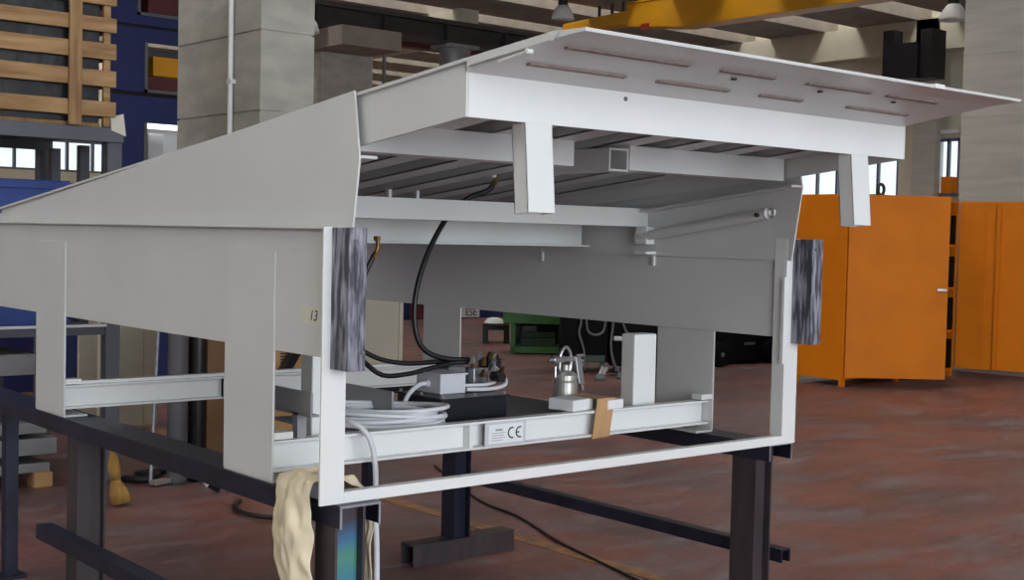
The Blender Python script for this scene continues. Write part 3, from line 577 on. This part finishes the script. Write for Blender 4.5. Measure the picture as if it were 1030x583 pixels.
# rag over the left trestle
def rag():
    path = [(0.004, 0.44), (-0.002, 0.52), (-0.006, 0.60), (-0.010, 0.68), (-0.008, 0.75), (0.0, 0.805), (0.018, 0.835), (0.045, 0.846), (0.075, 0.846), (0.11, 0.842), (0.155, 0.83), (0.192, 0.80), (0.198, 0.74), (0.192, 0.67), (0.192, 0.58), (0.200, 0.48)]
    vs = []; fs = []; ny = 22; P = []
    for i in range(len(path) - 1):
        for j in range(4):
            t = j / 4; P.append((path[i][0] * (1 - t) + path[i + 1][0] * t, path[i][1] * (1 - t) + path[i + 1][1] * t))
    P.append(path[-1]); n = len(P)
    for i, (x, z) in enumerate(P):
        u = i / (n - 1); side = -1 if u < 0.5 else 1
        drop = max(0.0, 0.84 - z)
        y0 = 0.064 + 0.010 * noise.noise(Vector((0, 0, z * 9)))
        y1 = (0.255 - 0.40 * max(0.0, drop - 0.16)) if side < 0 else (0.20 - 0.20 * drop)
        y1 += 0.016 * noise.noise(Vector((3, 0, z * 14)))
        for k in range(ny):
            v = k / (ny - 1)
            q = Vector((v * 2.2, u * 5.5, 1.7))
            w_ = 0.045 * abs(noise.noise(q + Vector((0, 0, 3)))) + 0.030 * abs(noise.noise(q * 2.3)) + 0.010 * noise.noise(q * 5.1)
            out = min(1.0, 0.25 + drop * 6)
            bulge = (0.035 * math.sin(PI * min(1.0, v * 1.15)) if side < 0 else 0.012 * (1 - v)) * min(1.0, drop * 8)
            vs.append((x + (0.034 if side < 0 else 0.0) * min(1, drop * 12) + side * (w_ * out * (1 if side < 0 else 0.55) + bulge), y0 + (y1 - y0) * v, z + w_ * (1 - out) + 0.03 * noise.noise(Vector((v * 4, side, 0))) * min(1, max(0, drop - 0.25) * 8)))
    for i in range(n - 1):
        for k in range(ny - 1): a = i * ny + k; fs.append((a, a + 1, a + ny + 1, a + ny))
    o = MB().add(vs, fs).build('cloth_rag', 'rag', smooth=True)
    s_ = o.modifiers.new('thickness', 'SOLIDIFY'); s_.thickness = 0.004
    s_ = o.modifiers.new('soften', 'SUBSURF'); s_.levels = 1; s_.render_levels = 1
    return o
tag(rag(), 'crumpled cream cloth rag draped over the front end of the left trestle rail', 'rag')

# ================================================================ ORANGE CABINET
CB = thing('metal_cabinet', (10.95, 5.65, 0), 'tall orange metal cabinet with both doors swung open, before the concrete column', 'cabinet')
A = Vector((9.84, 5.40)); B = Vector((12.04, 5.42)); z0, z1 = 0.07, 2.06
MB().box(9.84, 9.86, 5.40, 6.08, z0, z1).build('side_panel', 'orange', CB, bevel=0.003)
MB().box(12.02, 12.04, 5.42, 6.08, z0, z1).build('side_panel', 'orange', CB, bevel=0.003)
MB().box(9.86, 12.02, 6.06, 6.08, z0, z1).build('back_panel', 'dgrey', CB, 'back panel with the shade inside the cabinet put into its dark grey')  # dark grey instead of orange paints in the shade of the interior
MB().box(9.86, 12.02, 5.42, 6.06, z1 - 0.03, z1).build('top_panel', 'orange', CB)
MB().box(9.86, 12.02, 5.42, 6.06, z0, z0 + 0.03).build('bottom_panel', 'orange', CB)
for z in (0.52, 1.02, 1.52): MB().box(9.86, 12.02, 5.45, 6.06, z, z + 0.03).build('shelf', 'orange', CB)
for (x, y) in ((9.87, 5.43), (11.99, 5.45), (9.87, 6.03), (11.99, 6.03), (10.9, 5.45)): MB().box(x - 0.025, x + 0.025, y - 0.025, y + 0.025, 0, z0).build('foot', 'orange', CB)
def door(p, q, m='orange'):
    d = (Vector(q) - Vector(p)); L = d.length; d.normalize(); nrm = Vector((-d.y, d.x))
    p3 = Vector((p[0], p[1], 0)); d3 = Vector((d.x, d.y, 0)); n3 = Vector((nrm.x, nrm.y, 0))
    def hx(a, b, c, e, f, g): 
        P = lambda u, v, z: p3 + d3 * u + n3 * v + Vector((0, 0, z))
        return [P(a, c, f), P(b, c, f), P(b, e, f), P(a, e, f), P(a, c, g), P(b, c, g), P(b, e, g), P(a, e, g)]
    return L, hx
L, hx = door((9.845, 5.385), (10.70, 4.715))
dl = MB().hexa(hx(0.0, L, -0.012, 0.012, 0.10, z1 - 0.005)).build('door', 'orange', CB, bevel=0.003)
MB().hexa(hx(L - 0.13, L - 0.02, -0.045, -0.03, 1.045, 1.075)).hexa(hx(L - 0.05, L - 0.02, -0.03, -0.012, 1.045, 1.075)).build('lever_handle', 'zinc', dl, bevel=0.004)
MB().hexa(hx(0.0, 0.025, -0.02, -0.012, 0.12, z1 - 0.02)).build('hinge_strip', 'orange', dl)
L, hx = door((12.045, 5.405), (12.43, 4.40))
dr = MB().hexa(hx(0.0, L, -0.012, 0.012, 0.10, z1 - 0.005)).build('door', 'orange', CB, bevel=0.003)
MB().hexa(hx(0.28, 0.31, -0.02, -0.012, 0.12, z1 - 0.03)).hexa(hx(0.42, 0.46, -0.05, -0.012, 0.12, z1 - 0.03)).build('door_stiffener', 'orange', dr)
MB().hexa(hx(L - 0.12, L - 0.03, -0.04, -0.02, 1.04, 1.09)).build('lock', 'blackplastic', dr)
def eye(x, y, lab, grp):
    e = thing('lifting_eye', (x, y, z1), lab, 'lifting eye', None)
    MB().tube([(x + 0.06 * math.cos(t * PI / 8), y, z1 + 0.085 + 0.06 * math.sin(t * PI / 8)) for t in range(16)], 0.018, 8, True, 1).build('ring', 'steel_dark', e)
    MB().box(x - 0.16, x + 0.20, y - 0.04, y + 0.04, z1, z1 + 0.028).build('base_bar', 'steel_dark', e)
eye(10.75, 5.62, 'dark steel lifting eye lying on top of the orange cabinet', 0)
for z, h, n in ((0.10, 0.34, 'bottom'), (0.55, 0.38, 'second'), (1.05, 0.36, 'third'), (1.55, 0.34, 'top')):
    tag(MB().box(11.55, 12.015, 5.435, 6.0, z, z + h).build('dark_gap_case', 'dull_black', bevel=0.01), 'dark tool case on the ' + n + ' shelf inside the orange cabinet, added to keep the gap by the door edge dark', 'case')  # added dark fillers, paint the interior shade into the door gap
hk = tag(MB().tube([(10.42, 5.6, z1 + 0.01), (10.40, 5.6, z1 + 0.08), (10.43, 5.6, z1 + 0.12), (10.47, 5.6, z1 + 0.09), (10.475, 5.6, z1 + 0.01)], 0.01, 8).build('wire_hook', 'zinc'), 'thin bright wire hook on top of the orange cabinet, left of the lifting eye', 'hook')
tag(MB().tube([(11.88 + 0.06 * math.cos(t * PI / 6), 5.55, 1.20 + 0.13 * math.sin(t * PI / 6)) for t in range(12)], 0.02, 8, True, 2).build('cable_ring', 'cable', smooth=True), 'grey cable ring hanging inside the orange cabinet by its door edge', 'cable')

# ================================================================ LEFT: rack, crate, bins, steel plates
RK = thing('steel_rack', (0.4, 5.2, 0), 'slate grey steel rack carrying the wooden crate at the far left', 'rack')
MB().box(-0.8, 1.435, 4.58, 4.66, 2.03, 2.115).build('front_beam', 'rack', RK, bevel=0.003)
MB().box(-0.8, 1.435, 5.72, 5.80, 2.03, 2.115).build('rear_beam', 'rack', RK)
MB().box(-0.8, 1.435, 4.66, 5.72, 2.09, 2.115).build('top_plate', 'rack', RK)
for (x, y) in ((1.345, 4.60), (-0.8, 4.60), (1.345, 5.72), (-0.8, 5.72)): MB().box(x, x + 0.088, y, y + 0.08, 0, 2.03).build('post', 'rack', RK, bevel=0.002)
for y in (5.02, 5.50): MB().box(1.345, 1.405, y, y + 0.06, 0.9, 2.03).build('side_post', 'rack', RK)
MB().box(-0.7, 1.345, 4.62, 5.72, 0.88, 0.93).build('shelf', 'rack', RK)
MB().box(-0.7, 1.345, 4.59, 4.62, 0.93, 0.945).build('lit_shelf_edge', 'white', RK)  # white strip paints the light catching the shelf edge
CR = thing('wooden_crate', (0.4, 5.1, 2.115), 'slatted pine crate lined with black film, on the grey rack', 'crate')
for (a, b) in ((2.176, 2.265), (2.352, 2.447), (2.513, 2.607), (2.673, 2.757), (2.83, 2.92), (2.99, 3.08)):
    MB().box(-0.8, 1.372, 4.55, 4.575, a, b).build('slat', 'wood', CR, bevel=0.003)
    MB().box(1.345, 1.37, 4.60, 5.6, a + 0.005, b).build('slat', 'wood', CR)
for x in (1.08, -0.1): MB().box(x, x + 0.073, 4.522, 4.549, 2.116, 3.1).build('upright', 'wooddark', CR, bevel=0.002)
MB().box(1.305, 1.345, 4.577, 4.60, 2.12, 3.1).build('corner_post', 'wood', CR)
MB().box(-0.8, 1.30, 4.62, 5.6, 2.116, 2.14).build('crate_bottom', 'wooddark', CR)
MB().box(-0.78, 1.29, 4.61, 5.58, 2.141, 3.05).build('film_liner', 'film', CR)
tag(MB().hexa([(1.355, 4.575, 2.10), (1.445, 4.572, 2.07), (1.445, 4.576, 2.07), (1.355, 4.579, 2.10), (1.36, 4.60, 2.18), (1.44, 4.60, 2.205), (1.44, 4.604, 2.205), (1.36, 4.604, 2.18)]).build('paper_tag', 'paper'), 'crumpled white paper tag on the corner of the grey rack under the crate', 'paper')
for i, (x, y, z, h, n) in enumerate(((0.15, 5.0, 0.93, 0.44, 'lower blue bin at the left of the grey rack shelf'), (0.84, 5.0, 0.93, 0.42, 'blue bin on the rack shelf near its right post'), (0.15, 5.0, 1.372, 0.44, 'upper blue bin stacked at the left of the grey rack shelf'), (0.84, 5.0, 1.352, 0.44, 'upper blue bin stacked on the right of the grey rack shelf'))):
    b = thing('storage_bin', (x, y, z), n, 'bin', 'blue bins on the rack shelf')
    mb = MB().box(x - 0.32, x + 0.32, y - 0.30, y - 0.28, z, z + h).box(x - 0.32, x + 0.32, y + 0.28, y + 0.30, z, z + h).box(x - 0.32, x - 0.30, y - 0.28, y + 0.28, z, z + h).box(x + 0.30, x + 0.32, y - 0.28, y + 0.28, z, z + h).box(x - 0.30, x + 0.30, y - 0.28, y + 0.28, z, z + 0.02)
    mb.build('tub', 'bluebin', b, bevel=0.006)
    MB().box(x - 0.34, x + 0.34, y - 0.32, y - 0.30, z + h - 0.05, z + h - 0.01).box(x - 0.33, x + 0.33, y - 0.315, y - 0.30, z + h * 0.45, z + h * 0.45 + 0.03).build('rim', 'bluebin', b)
for i, (a, b, x1, n) in enumerate(((0.087, 0.14, 1.02, 'lowest dark slab of the stack under the rack, on wooden blocks'), (0.19, 0.285, 1.06, 'thick grey slab in the middle of the stack under the rack'), (0.315, 0.38, 1.0, 'third slab up in the stack under the rack'), (0.66, 0.78, 0.93, 'grey slab at the top of the stack under the rack'))):
    tag(MB().box(-0.5, x1, 4.62, 5.5, a, b).build('steel_slab', 'slab', bevel=0.004), n, 'slab', 'slabs stacked under the rack')
for (a, b, y) in ((0.14, 0.19, 4.9), (0.285, 0.315, 4.9), (0.38, 0.66, 4.75)):
    for x in (-0.2, 0.7): tag(MB().box(x, x + 0.09, y, y + 0.3, a, b).build('spacer_block', 'black_steel'), ('right' if x > 0 else 'left') + ' dark spacer block ' + {0.14: 'on the lowest slab', 0.285: 'on the thick middle slab', 0.38: 'below the topmost slab'}[a] + ' under the rack', 'spacer')
for x in (0.92, -0.2): tag(MB().box(x, x + 0.11, 4.6, 4.72, 0, 0.087).build('wooden_block', 'carton', bevel=0.003), 'small wooden block under the slab stack, ' + ('right end' if x > 0 else 'left end'), 'block')
# hand broom
br = thing('hand_broom', (1.14, 3.88, 0), 'yellow straw hand broom standing on the floor beyond the left trestle', 'broom')
MB().lathe([(0.055, 0.0), (0.05, 0.06), (0.032, 0.11), (0.026, 0.135)], (1.14, 3.88, 0.012), 14, Matrix.Rotation(-0.28, 3, Vector((0.643, 0.766, 0)))).build('bristles', 'straw', br, smooth=True)
MB().lathe([(0.028, 0.0), (0.034, 0.05), (0.030, 0.10), (0.014, 0.15), (0.016, 0.17), (0.006, 0.18)], (1.113, 3.903, 0.14), 12, Matrix.Rotation(-0.12, 3, Vector((0.643, 0.766, 0)))).build('binding', 'straw', br, smooth=True)
# litter and hose on the floor at the left
tag(MB().tube([(1.42, 4.50, 0.02), (1.50, 4.35, 0.03), (1.62, 4.45, 0.03), (1.55, 4.60, 0.02), (1.75, 4.55, 0.03), (1.95, 4.35, 0.02)], 0.022, 8).build('hose_pile', 'hose', smooth=True), 'black hose lying among scraps on the floor beyond the left trestle', 'hose')
tag(MB().obox((1.56, 4.28, 0.024), (0.13, 0.05, 0.03), rotz(0.3)).build('metal_scrap', 'alu', bevel=0.004), 'bright strip of metal scrap on the floor right of the straw broom', 'scrap')
tag(MB().lathe([(0.04, 0), (0.055, 0.02), (0.02, 0.05), (0.01, 0.055)], (1.70, 4.33, 0.0), 7).build('crumpled_foil', 'zinc'), 'crumpled piece of foil on the floor between scrap strip and white paper', 'scrap')
tag(MB().hexa([(1.76, 4.10, 0.0), (1.93, 4.02, 0.0), (1.97, 4.15, 0.0), (1.80, 4.22, 0.0), (1.78, 4.12, 0.06), (1.90, 4.05, 0.03), (1.93, 4.14, 0.02), (1.81, 4.20, 0.05)]).build('paper_scrap', 'white'), 'scrap of white paper on the floor beyond the left trestle', 'paper')
tag(MB().tube([(1.69, 3.55, 0.02), (1.58, 3.42, 0.02), (1.55, 3.22, 0.02), (1.63, 3.05, 0.02), (1.78, 3.02, 0.02), (1.90, 3.15, 0.02)], 0.013, 8).build('hose_loop', 'hose', smooth=True), 'loop of black hose on the floor below the front left leg', 'hose')
tag(MB().tube([(3.3, 3.9, 0.008), (2.852, 2.889, 0.008), (2.75, 2.414, 0.008), (2.542, 1.86, 0.008), (2.429, 1.454, 0.008), (2.341, 1.125, 0.008), (2.2, 0.7, 0.008)], 0.007, 8).build('floor_cable', 'hose', smooth=True), 'thin black cable curving across the red floor under the leveller', 'cable')
# cylinders, panels, cartons behind the frame
def cyl(x, y, lab, m):
    g = thing('gas_cylinder', (x, y, 0), lab, 'gas cylinder', 'gas cylinders behind the leveller')
    MB().lathe([(0.05, 0), (0.058, 0.02), (0.058, 0.95), (0.045, 1.05), (0.03, 1.16)], (x, y, 0), 20).build('bottle', m, g, smooth=True)
    MB().lathe([(0.03, 0), (0.035, 0.1), (0.02, 0.12)], (x, y, 1.16), 12).build('valve_cap', 'dgrey', g)
cyl(1.665, 4.30, 'left of two dark gas cylinders seen under the left side plate', 'dgrey')
cyl(1.795, 4.30, 'right of two dark gas cylinders seen under the left side plate', 'blackplastic')
tag(MB().tube([(1.50, 4.3, 0.012), (1.57, 4.35, 1.1)], 0.012, 8).build('steel_rod', 'galv'), 'thin steel rod leaning beside the dark gas cylinders', 'rod')
tag(MB().obox((1.98, 4.45, 0.5), (0.26, 0.03, 1.0), rotz(0.0)).build('cardboard_sheet', 'cartondark'), 'dull brown cardboard sheet leaning behind the front left leg', 'cardboard')
lk = thing('cream_locker', (2.36, 6.6, 0), 'cream metal locker seen under the left side plate', 'locker')
MB().box(2.21, 2.52, 6.42, 6.9, 0, 1.7).build('body', 'cream2', lk, bevel=0.004); MB().box(2.215, 2.40, 6.405, 6.42, 0.03, 1.67).build('door', 'cream2', lk, bevel=0.002); MB().box(2.405, 2.515, 6.41, 6.42, 0.03, 1.67).build('door', 'cream2', lk)
tag(MB().obox((2.0, 6.5, 0.55), (0.14, 0.03, 1.1), rotz(0)).build('grey_board', 'cream2'), 'narrow pale board standing left of the cream locker', 'board')
tag(MB().tube([(2.13, 6.35, 0), (2.06, 6.4, 1.1)], 0.012, 8).build('thin_rod', 'steel_dark'), 'thin dark rod leaning between pale board and cream locker', 'rod')
def carton(x0, x1, y0, y1, z0, z1, n, lab, m='carton'):
    o = thing(n, ((x0 + x1) / 2, (y0 + y1) / 2, z0), lab, 'box'); MB().box(x0, x1, y0, y1, z0, z1).build('carton', m, o, bevel=0.004); return o
carton(2.10, 2.56, 4.0, 4.4, 0.0, 0.50, 'cardboard_box', 'lower cardboard box behind the left front post')
tag(MB().box(2.12, 2.55, 3.98, 4.4, 0.50, 0.66).build('foam_packing', 'foam', bevel=0.01), 'white foam packing between the two cardboard boxes', 'packing')
o = carton(2.08, 2.55, 3.99, 4.4, 0.66, 0.90, 'cardboard_box', 'upper cardboard box with black vent marks, behind the left front post')
for i in range(5): MB().box(2.185, 2.25, 3.986, 3.991, 0.725 + 0.018 * i, 0.734 + 0.018 * i).build('vent_mark', 'ink', o)
tag(MB().bar((1.70, 3.9, 0.02), (2.33, 3.955, 0.88), 0.05, 0.05).build('gas_strut', 'black'), 'black diagonal tube leaning in front of the cardboard boxes', 'tube')
# blue partition with openings
BW = thing('blue_partition', (3.6, 9.1, 0), 'navy blue steel partition with shelf openings behind the wooden crate', 'partition')
xa, xb, xo = 3.15, 5.2, 3.55
MB().box(1.6, 3.15, 9.0, 9.05, 0, 1.86).build('panel', 'blue', BW)
for (a, b, x0) in ((0, 2.06, xb), (2.06, 2.54, xo), (2.54, 2.79, xb), (2.83, 3.31, xo), (3.31, 3.44, xb), (3.47, 3.56, xb), (3.56, 4.1, 3.47), (4.1, 5.2, xb)):
    MB().box(xa, x0, 9.0, 9.05, a, b).build('panel', 'blue', BW)
MB().box(xa, xb, 9.02, 9.05, 2.79, 2.83).box(xa, xb, 9.02, 9.05, 3.44, 3.47).build('joint', 'black', BW)
for (z, a, b) in ((2.06, 2.54, 3.55), (2.83, 3.31, 3.55), (3.56, 4.1, 3.47)):
    MB().box(b, b + 0.03, 8.99, 9.4, z, a).box(b, 4.9, 8.99, 9.4, z, z + 0.03).build('opening_frame', 'dgrey', BW)
    MB().box(b, 4.9, 9.4, 9.42, z, a).build('backing', 'dgrey' if z > 2.1 else 'white', BW)
MB().box(3.56, 4.6, 9.02, 9.06, 2.49, 2.535).build('lit_tube', 'tube', BW, 'lit white lamp strip')
tag(MB().box(3.66, 4.4, 9.05, 9.38, 3.0, 3.19).build('yellow_carton', 'yellow', bevel=0.01), 'yellow carton in an opening of the navy partition', 'box')
tag(MB().box(3.60, 4.4, 9.04, 9.38, 2.862, 2.995).build('maroon_tray', 'maroon', bevel=0.01), 'maroon tray below the yellow carton in the navy partition', 'tray')
tag(MB().box(3.60, 4.3, 9.04, 9.38, 3.592, 4.0).build('maroon_box', 'maroon', bevel=0.01), 'maroon box in the topmost opening of the navy partition', 'box')
tag(MB().box(3.64, 3.80, 9.1, 9.36, 2.092, 2.45).build('white_canister', 'greybox', bevel=0.01), 'pale canister under the lit strip in the navy partition', 'canister')

# ================================================================ MIDDLE DISTANCE
lk = thing('cream_cupboard', (6.5, 9.5, 0), 'cream cupboard on the far floor behind the left bumper', 'cupboard')
MB().box(6.1, 6.775, 9.2, 9.7, 0, 1.5).build('body', 'cream2', lk, bevel=0.005); MB().box(6.12, 6.70, 9.18, 9.2, 0.03, 1.47).build('door', 'cream2', lk); MB().box(6.72, 6.77, 9.185, 9.2, 0.03, 1.47).build('edge_strip', 'cream', lk)
AISLE = math.radians(-40.0)
RV = Vector((math.cos(AISLE), math.sin(AISLE), 0)); FV = Vector((-math.sin(AISLE), math.cos(AISLE), 0))
def turned(x, y, *a):
    t = thing(a[0], (x, y, 0), a[1], a[2]); t.rotation_euler.z = AISLE; return t
bx_, by_ = 9.06, 10.0
GB = turned(bx_, by_, 'green_workbench', 'green steel workbench with shelves of parts on the far floor', 'workbench')
def gbox(*q): return MB().box(bx_ + q[0], bx_ + q[1], by_ + q[2], by_ + q[3], q[4], q[5])
gbox(-0.10, 0.72, -0.02, 0.55, 0.40, 0.60).build('top', 'green', GB, bevel=0.004)
for x in (0.0, 0.64):
    for y in (0.0, 0.47): gbox(x, x + 0.06, y, y + 0.06, 0, 0.40).build('leg', 'green', GB)
gbox(0.0, 0.70, 0.0, 0.53, 0.02, 0.10).build('lower_shelf', 'green', GB)
gbox(0.03, 0.70, 0.50, 0.53, 0.10, 0.40).build('back_sheet', 'green2', GB)
for i, (u, z, w_, h) in enumerate(((0.36, 0.10, 0.46, 0.11), (0.36, 0.21, 0.40, 0.08))):
    c = Vector((bx_, by_, 0)) + RV * u + FV * 0.27
    tag(MB().obox((c.x, c.y, z + h / 2), (w_, 0.3, h), rotz(AISLE + 0.08 * i)).build('green_casting', 'green2', bevel=0.012), ('lower' if i == 0 else 'upper') + ' dark green casting on the shelf of the green workbench', 'casting')
c = Vector((bx_, by_, 0)) + RV * 0.25 + FV * 0.27
tag(MB().obox((c.x, c.y, 0.325), (0.18, 0.2, 0.07), rotz(AISLE)).build('parts_box', 'dgrey'), 'small grey parts box on top of the castings in the green workbench', 'box')
cx_, cy_ = 9.80, 11.5
ct = turned(cx_, cy_, 'dark_cart', 'dark low cart left of the green workbench', 'cart')
MB().box(cx_, cx_ + 0.38, cy_, cy_ + 0.4, 0.19, 0.26).build('deck', 'blackplastic', ct)
for x in (0, 0.30): MB().box(cx_ + x, cx_ + x + 0.08, cy_, cy_ + 0.4, 0, 0.19).build('leg', 'blackplastic', ct)
c = Vector((cx_, cy_, 0)) + RV * 0.16 + FV * 0.2
MB().lathe([(0.06, 0), (0.15, 0.02), (0.12, 0.07), (0.04, 0.10)], (c.x, c.y, 0.26), 14).build('bundle', 'white', thing('cloth_bundle', (c.x, c.y, 0.26), 'pale bundle lying on the dark low cart', 'bundle'))
c = Vector((cx_, cy_, 0)) + RV * 0.345 + FV * 0.08
tag(MB().lathe([(0.03, 0), (0.05, 0.03), (0.045, 0.08), (0.02, 0.09)], (c.x, c.y, 0.26), 14).build('orange_pot', 'orange', smooth=True), 'small orange pot on the right end of the dark cart', 'pot')
wx_, wy_ = 8.13, 8.0
WM = turned(wx_, wy_, 'welding_machine', 'black welding machine with hanging grey hoses behind the leveller', 'machine')
MB().box(wx_, wx_ + 0.53, wy_, wy_ + 0.6, 0.12, 0.95).build('body', 'dull_black', WM, bevel=0.01)
MB().box(wx_ + 0.56, wx_ + 1.25, wy_, wy_ + 0.6, 0.08, 0.95).build('body', 'dull_black', WM, bevel=0.01)
for x in (0.05, 0.45, 0.62, 1.18): MB().lathe([(0.06, 0), (0.06, 0.05)], (wx_ + x, wy_ + 0.08, 0.06), 12, Matrix.Rotation(PI / 2, 3, 'Y')).build('wheel', 'dgrey', WM)
MB().box(wx_ + 0.22, wx_ + 0.50, wy_ - 0.03, wy_ - 0.002, 0.13, 0.20).build('green_panel', 'green2', WM)
def wp(u, z, off=0.065): c = Vector((wx_, wy_, z)) + RV * u - FV * off; return (c.x, c.y, c.z)
def loop(pts, lab): tag(MB().tube([wp(*p) for p in pts], 0.013, 8).build('hanging_hose', 'dgrey', smooth=True), lab, 'hose')
loop([(0.22, 0.96), (0.22, 0.60), (0.20, 0.45), (0.26, 0.25), (0.27, 0.03, 0.06)], 'grey hose hanging straight at the left front of the black welding machine')
loop([(0.28, 0.96), (0.28, 0.56), (0.33, 0.45), (0.44, 0.45), (0.49, 0.56), (0.49, 0.96)], 'grey hose hanging in a U on the black welding machine')
loop([(0.60, 0.96), (0.58, 0.55, 0.06), (0.56, 0.32, 0.08), (0.60, 0.12, 0.12), (0.66, 0.016, 0.2), (0.60, 0.016, 0.28), (0.50, 0.016, 0.32)], 'grey hose dropping from the welding machine to the floor left of the support post')
loop([(0.64, 0.96), (0.70, 0.55, 0.07), (0.80, 0.40, 0.07), (0.84, 0.22, 0.07), (0.86, 0.02, 0.08)], 'grey hose hanging behind the right support post')
c = wp(0.66, 0.40, 0.03)
tag(MB().obox(c, (0.14, 0.05, 0.05), rotz(AISLE)).build('torch_holder', 'greybox', bevel=0.01), 'pale torch holder on the front of the black welding machine', 'holder')
for (x, y, lab) in ((7.90, 7.12, 'left of two grey plugs lying on the floor before the welding machine'), (8.22, 7.10, 'right of two grey plugs lying on the floor before the welding machine')):
    t = thing('cable_plug', (x, y, 0), lab, 'plug')
    MB().lathe([(0.06, 0), (0.07, 0.03), (0.05, 0.06), (0.02, 0.08)], (x, y, 0.0), 12).build('body', 'dgrey', t)
    MB().tube([(x, y, 0.07), (x + 0.03, y - 0.02, 0.15)], 0.02, 8).build('prong', 'zinc', t); MB().tube([(x + 0.05, y, 0.06), (x + 0.09, y - 0.02, 0.14)], 0.02, 8).build('prong', 'zinc', t)
VT = thing('dark_machine', (10.9, 7.9, 0), 'dark wheeled machine in shadow behind the right front leg', 'machine')
MB().box(10.1, 11.7, 7.6, 8.3, 0.03, 0.75).build('body', 'dull_black', VT, bevel=0.02)
MB().box(10.85, 11.05, 7.585, 7.6, 0.24, 0.27).build('badge_plate', 'dgrey', VT)
for x in (10.3, 11.3): MB().lathe([(0.08, 0), (0.15, 0.01), (0.15, 0.09), (0.08, 0.1)], (x, 7.58, 0.15), 18, Matrix.Rotation(PI / 2, 3, 'X')).build('wheel', 'dull_black', VT)
for x in (10.3,): MB().lathe([(0.03, 0), (0.02, 0.02)], (x, 7.47, 0.15), 10, Matrix.Rotation(PI / 2, 3, 'X')).build('hub', 'dgrey', VT)
NC = thing('navy_container', (12.9, 16.3, 0), 'navy container with a white lettered sign on the far floor', 'container')
MB().box(11.4, 16.5, 16.05, 16.35, 0.0, 0.9).build('body', 'blue', NC, bevel=0.01)
MB().box(11.75, 12.85, 16.0, 16.04, 0.0, 0.9).build('cover', 'maroon', NC)
sn = MB().box(12.94, 13.34, 16.0, 16.045, 0.02, 0.30).build('sign_board', 'white', NC, 'white board with black letters ESE')
text('sign_letters', 'ESE', 0.19, 'ink', sn, (13.14, 15.996, 0.105), PI / 2, 0, 0.002)
# small things on the right wall by the second window
tag(MB().box(21.75, 21.97, 11.45, 11.70, 2.60, 2.93).build('orange_crate', 'orange', bevel=0.01), 'small orange crate on the ledge under the narrow window between the columns', 'crate')
struct(box(21.7, 22.0, 11.3, 11.715, 2.55, 2.60).build('window_ledge', 'dgrey', origin=(21.8, 11.4, 2.0)))
struct(box(21.7, 22.0, 11.3, 11.715, 3.80, 3.87).build('lintel_strip', 'white', origin=(21.8, 11.4, 4.0)))

# ================================================================ OVERHEAD
CN = thing('overhead_crane', (16.0, 11.5, 5.5), 'yellow overhead travelling crane girder under the roof', 'crane')
MB().prism([(-1.0, 5.40), (13.4, 5.40), (14.8, 5.56), (14.8, 5.97), (-1.0, 5.97)], 'x', 15.8, 16.2).build('girder', 'yellow', CN, bevel=0.01)
MB().box(15.76, 16.24, -1.0, 14.8, 5.97, 6.0).build('top_flange', 'yellow', CN)
MB().prism([(14.8, 5.60), (16.60, 5.62), (16.60, 5.80), (14.8, 5.86)], 'x', 15.8, 16.1).build('end_carriage', 'yellow', CN, bevel=0.01)
for x in (15.88, 16.02): MB().lathe([(0.06, 0), (0.06, 0.1)], (x, 16.50, 5.565), 16, Matrix.Rotation(PI / 2, 3, 'X')).build('wheel', 'steel_dark', CN)
MB().box(15.78, 15.8, 14.2, 14.4, 5.45, 5.56).build('buffer', 'red', CN)
for y in (14.95, 15.25, 15.6): MB().tube([(15.85, y, 5.84), (15.85, y, 6.05)], 0.03, 8).build('cable_post', 'steel_dark', CN)
def lamp(x, y, zb, r, lab):
    t = thing('high_bay_lamp', (x, y, zb), lab, 'lamp', 'high bay lamps')
    MB().lathe([(r, 0), (r * 0.98, 0.03), (r * 0.75, 0.17), (r * 0.42, 0.26)], (x, y, zb), 20).build('reflector', 'white', t, smooth=True)
    MB().lathe([(r * 0.42, 0), (r * 0.45, 0.18), (r * 0.2, 0.24)], (x, y, zb + 0.26), 14).build('housing', 'blackplastic', t)
    MB().tube([(x, y, zb + 0.5), (x, y, 6.12)], 0.02, 6).build('rod', 'steel_dark', t)
lamp(17.6, 9.0, 5.25, 0.23, 'high bay lamp beside the right concrete column')
lamp(14.62, 15.3, 5.60, 0.22, 'high bay lamp above the runway beam left of the yellow crane')
lamp(11.7, 13.0, 5.42, 0.2, 'high bay lamp above the round steel post')
lamp(9.55, 16.0, 4.83, 0.2, 'high bay lamp beside the near concrete column')
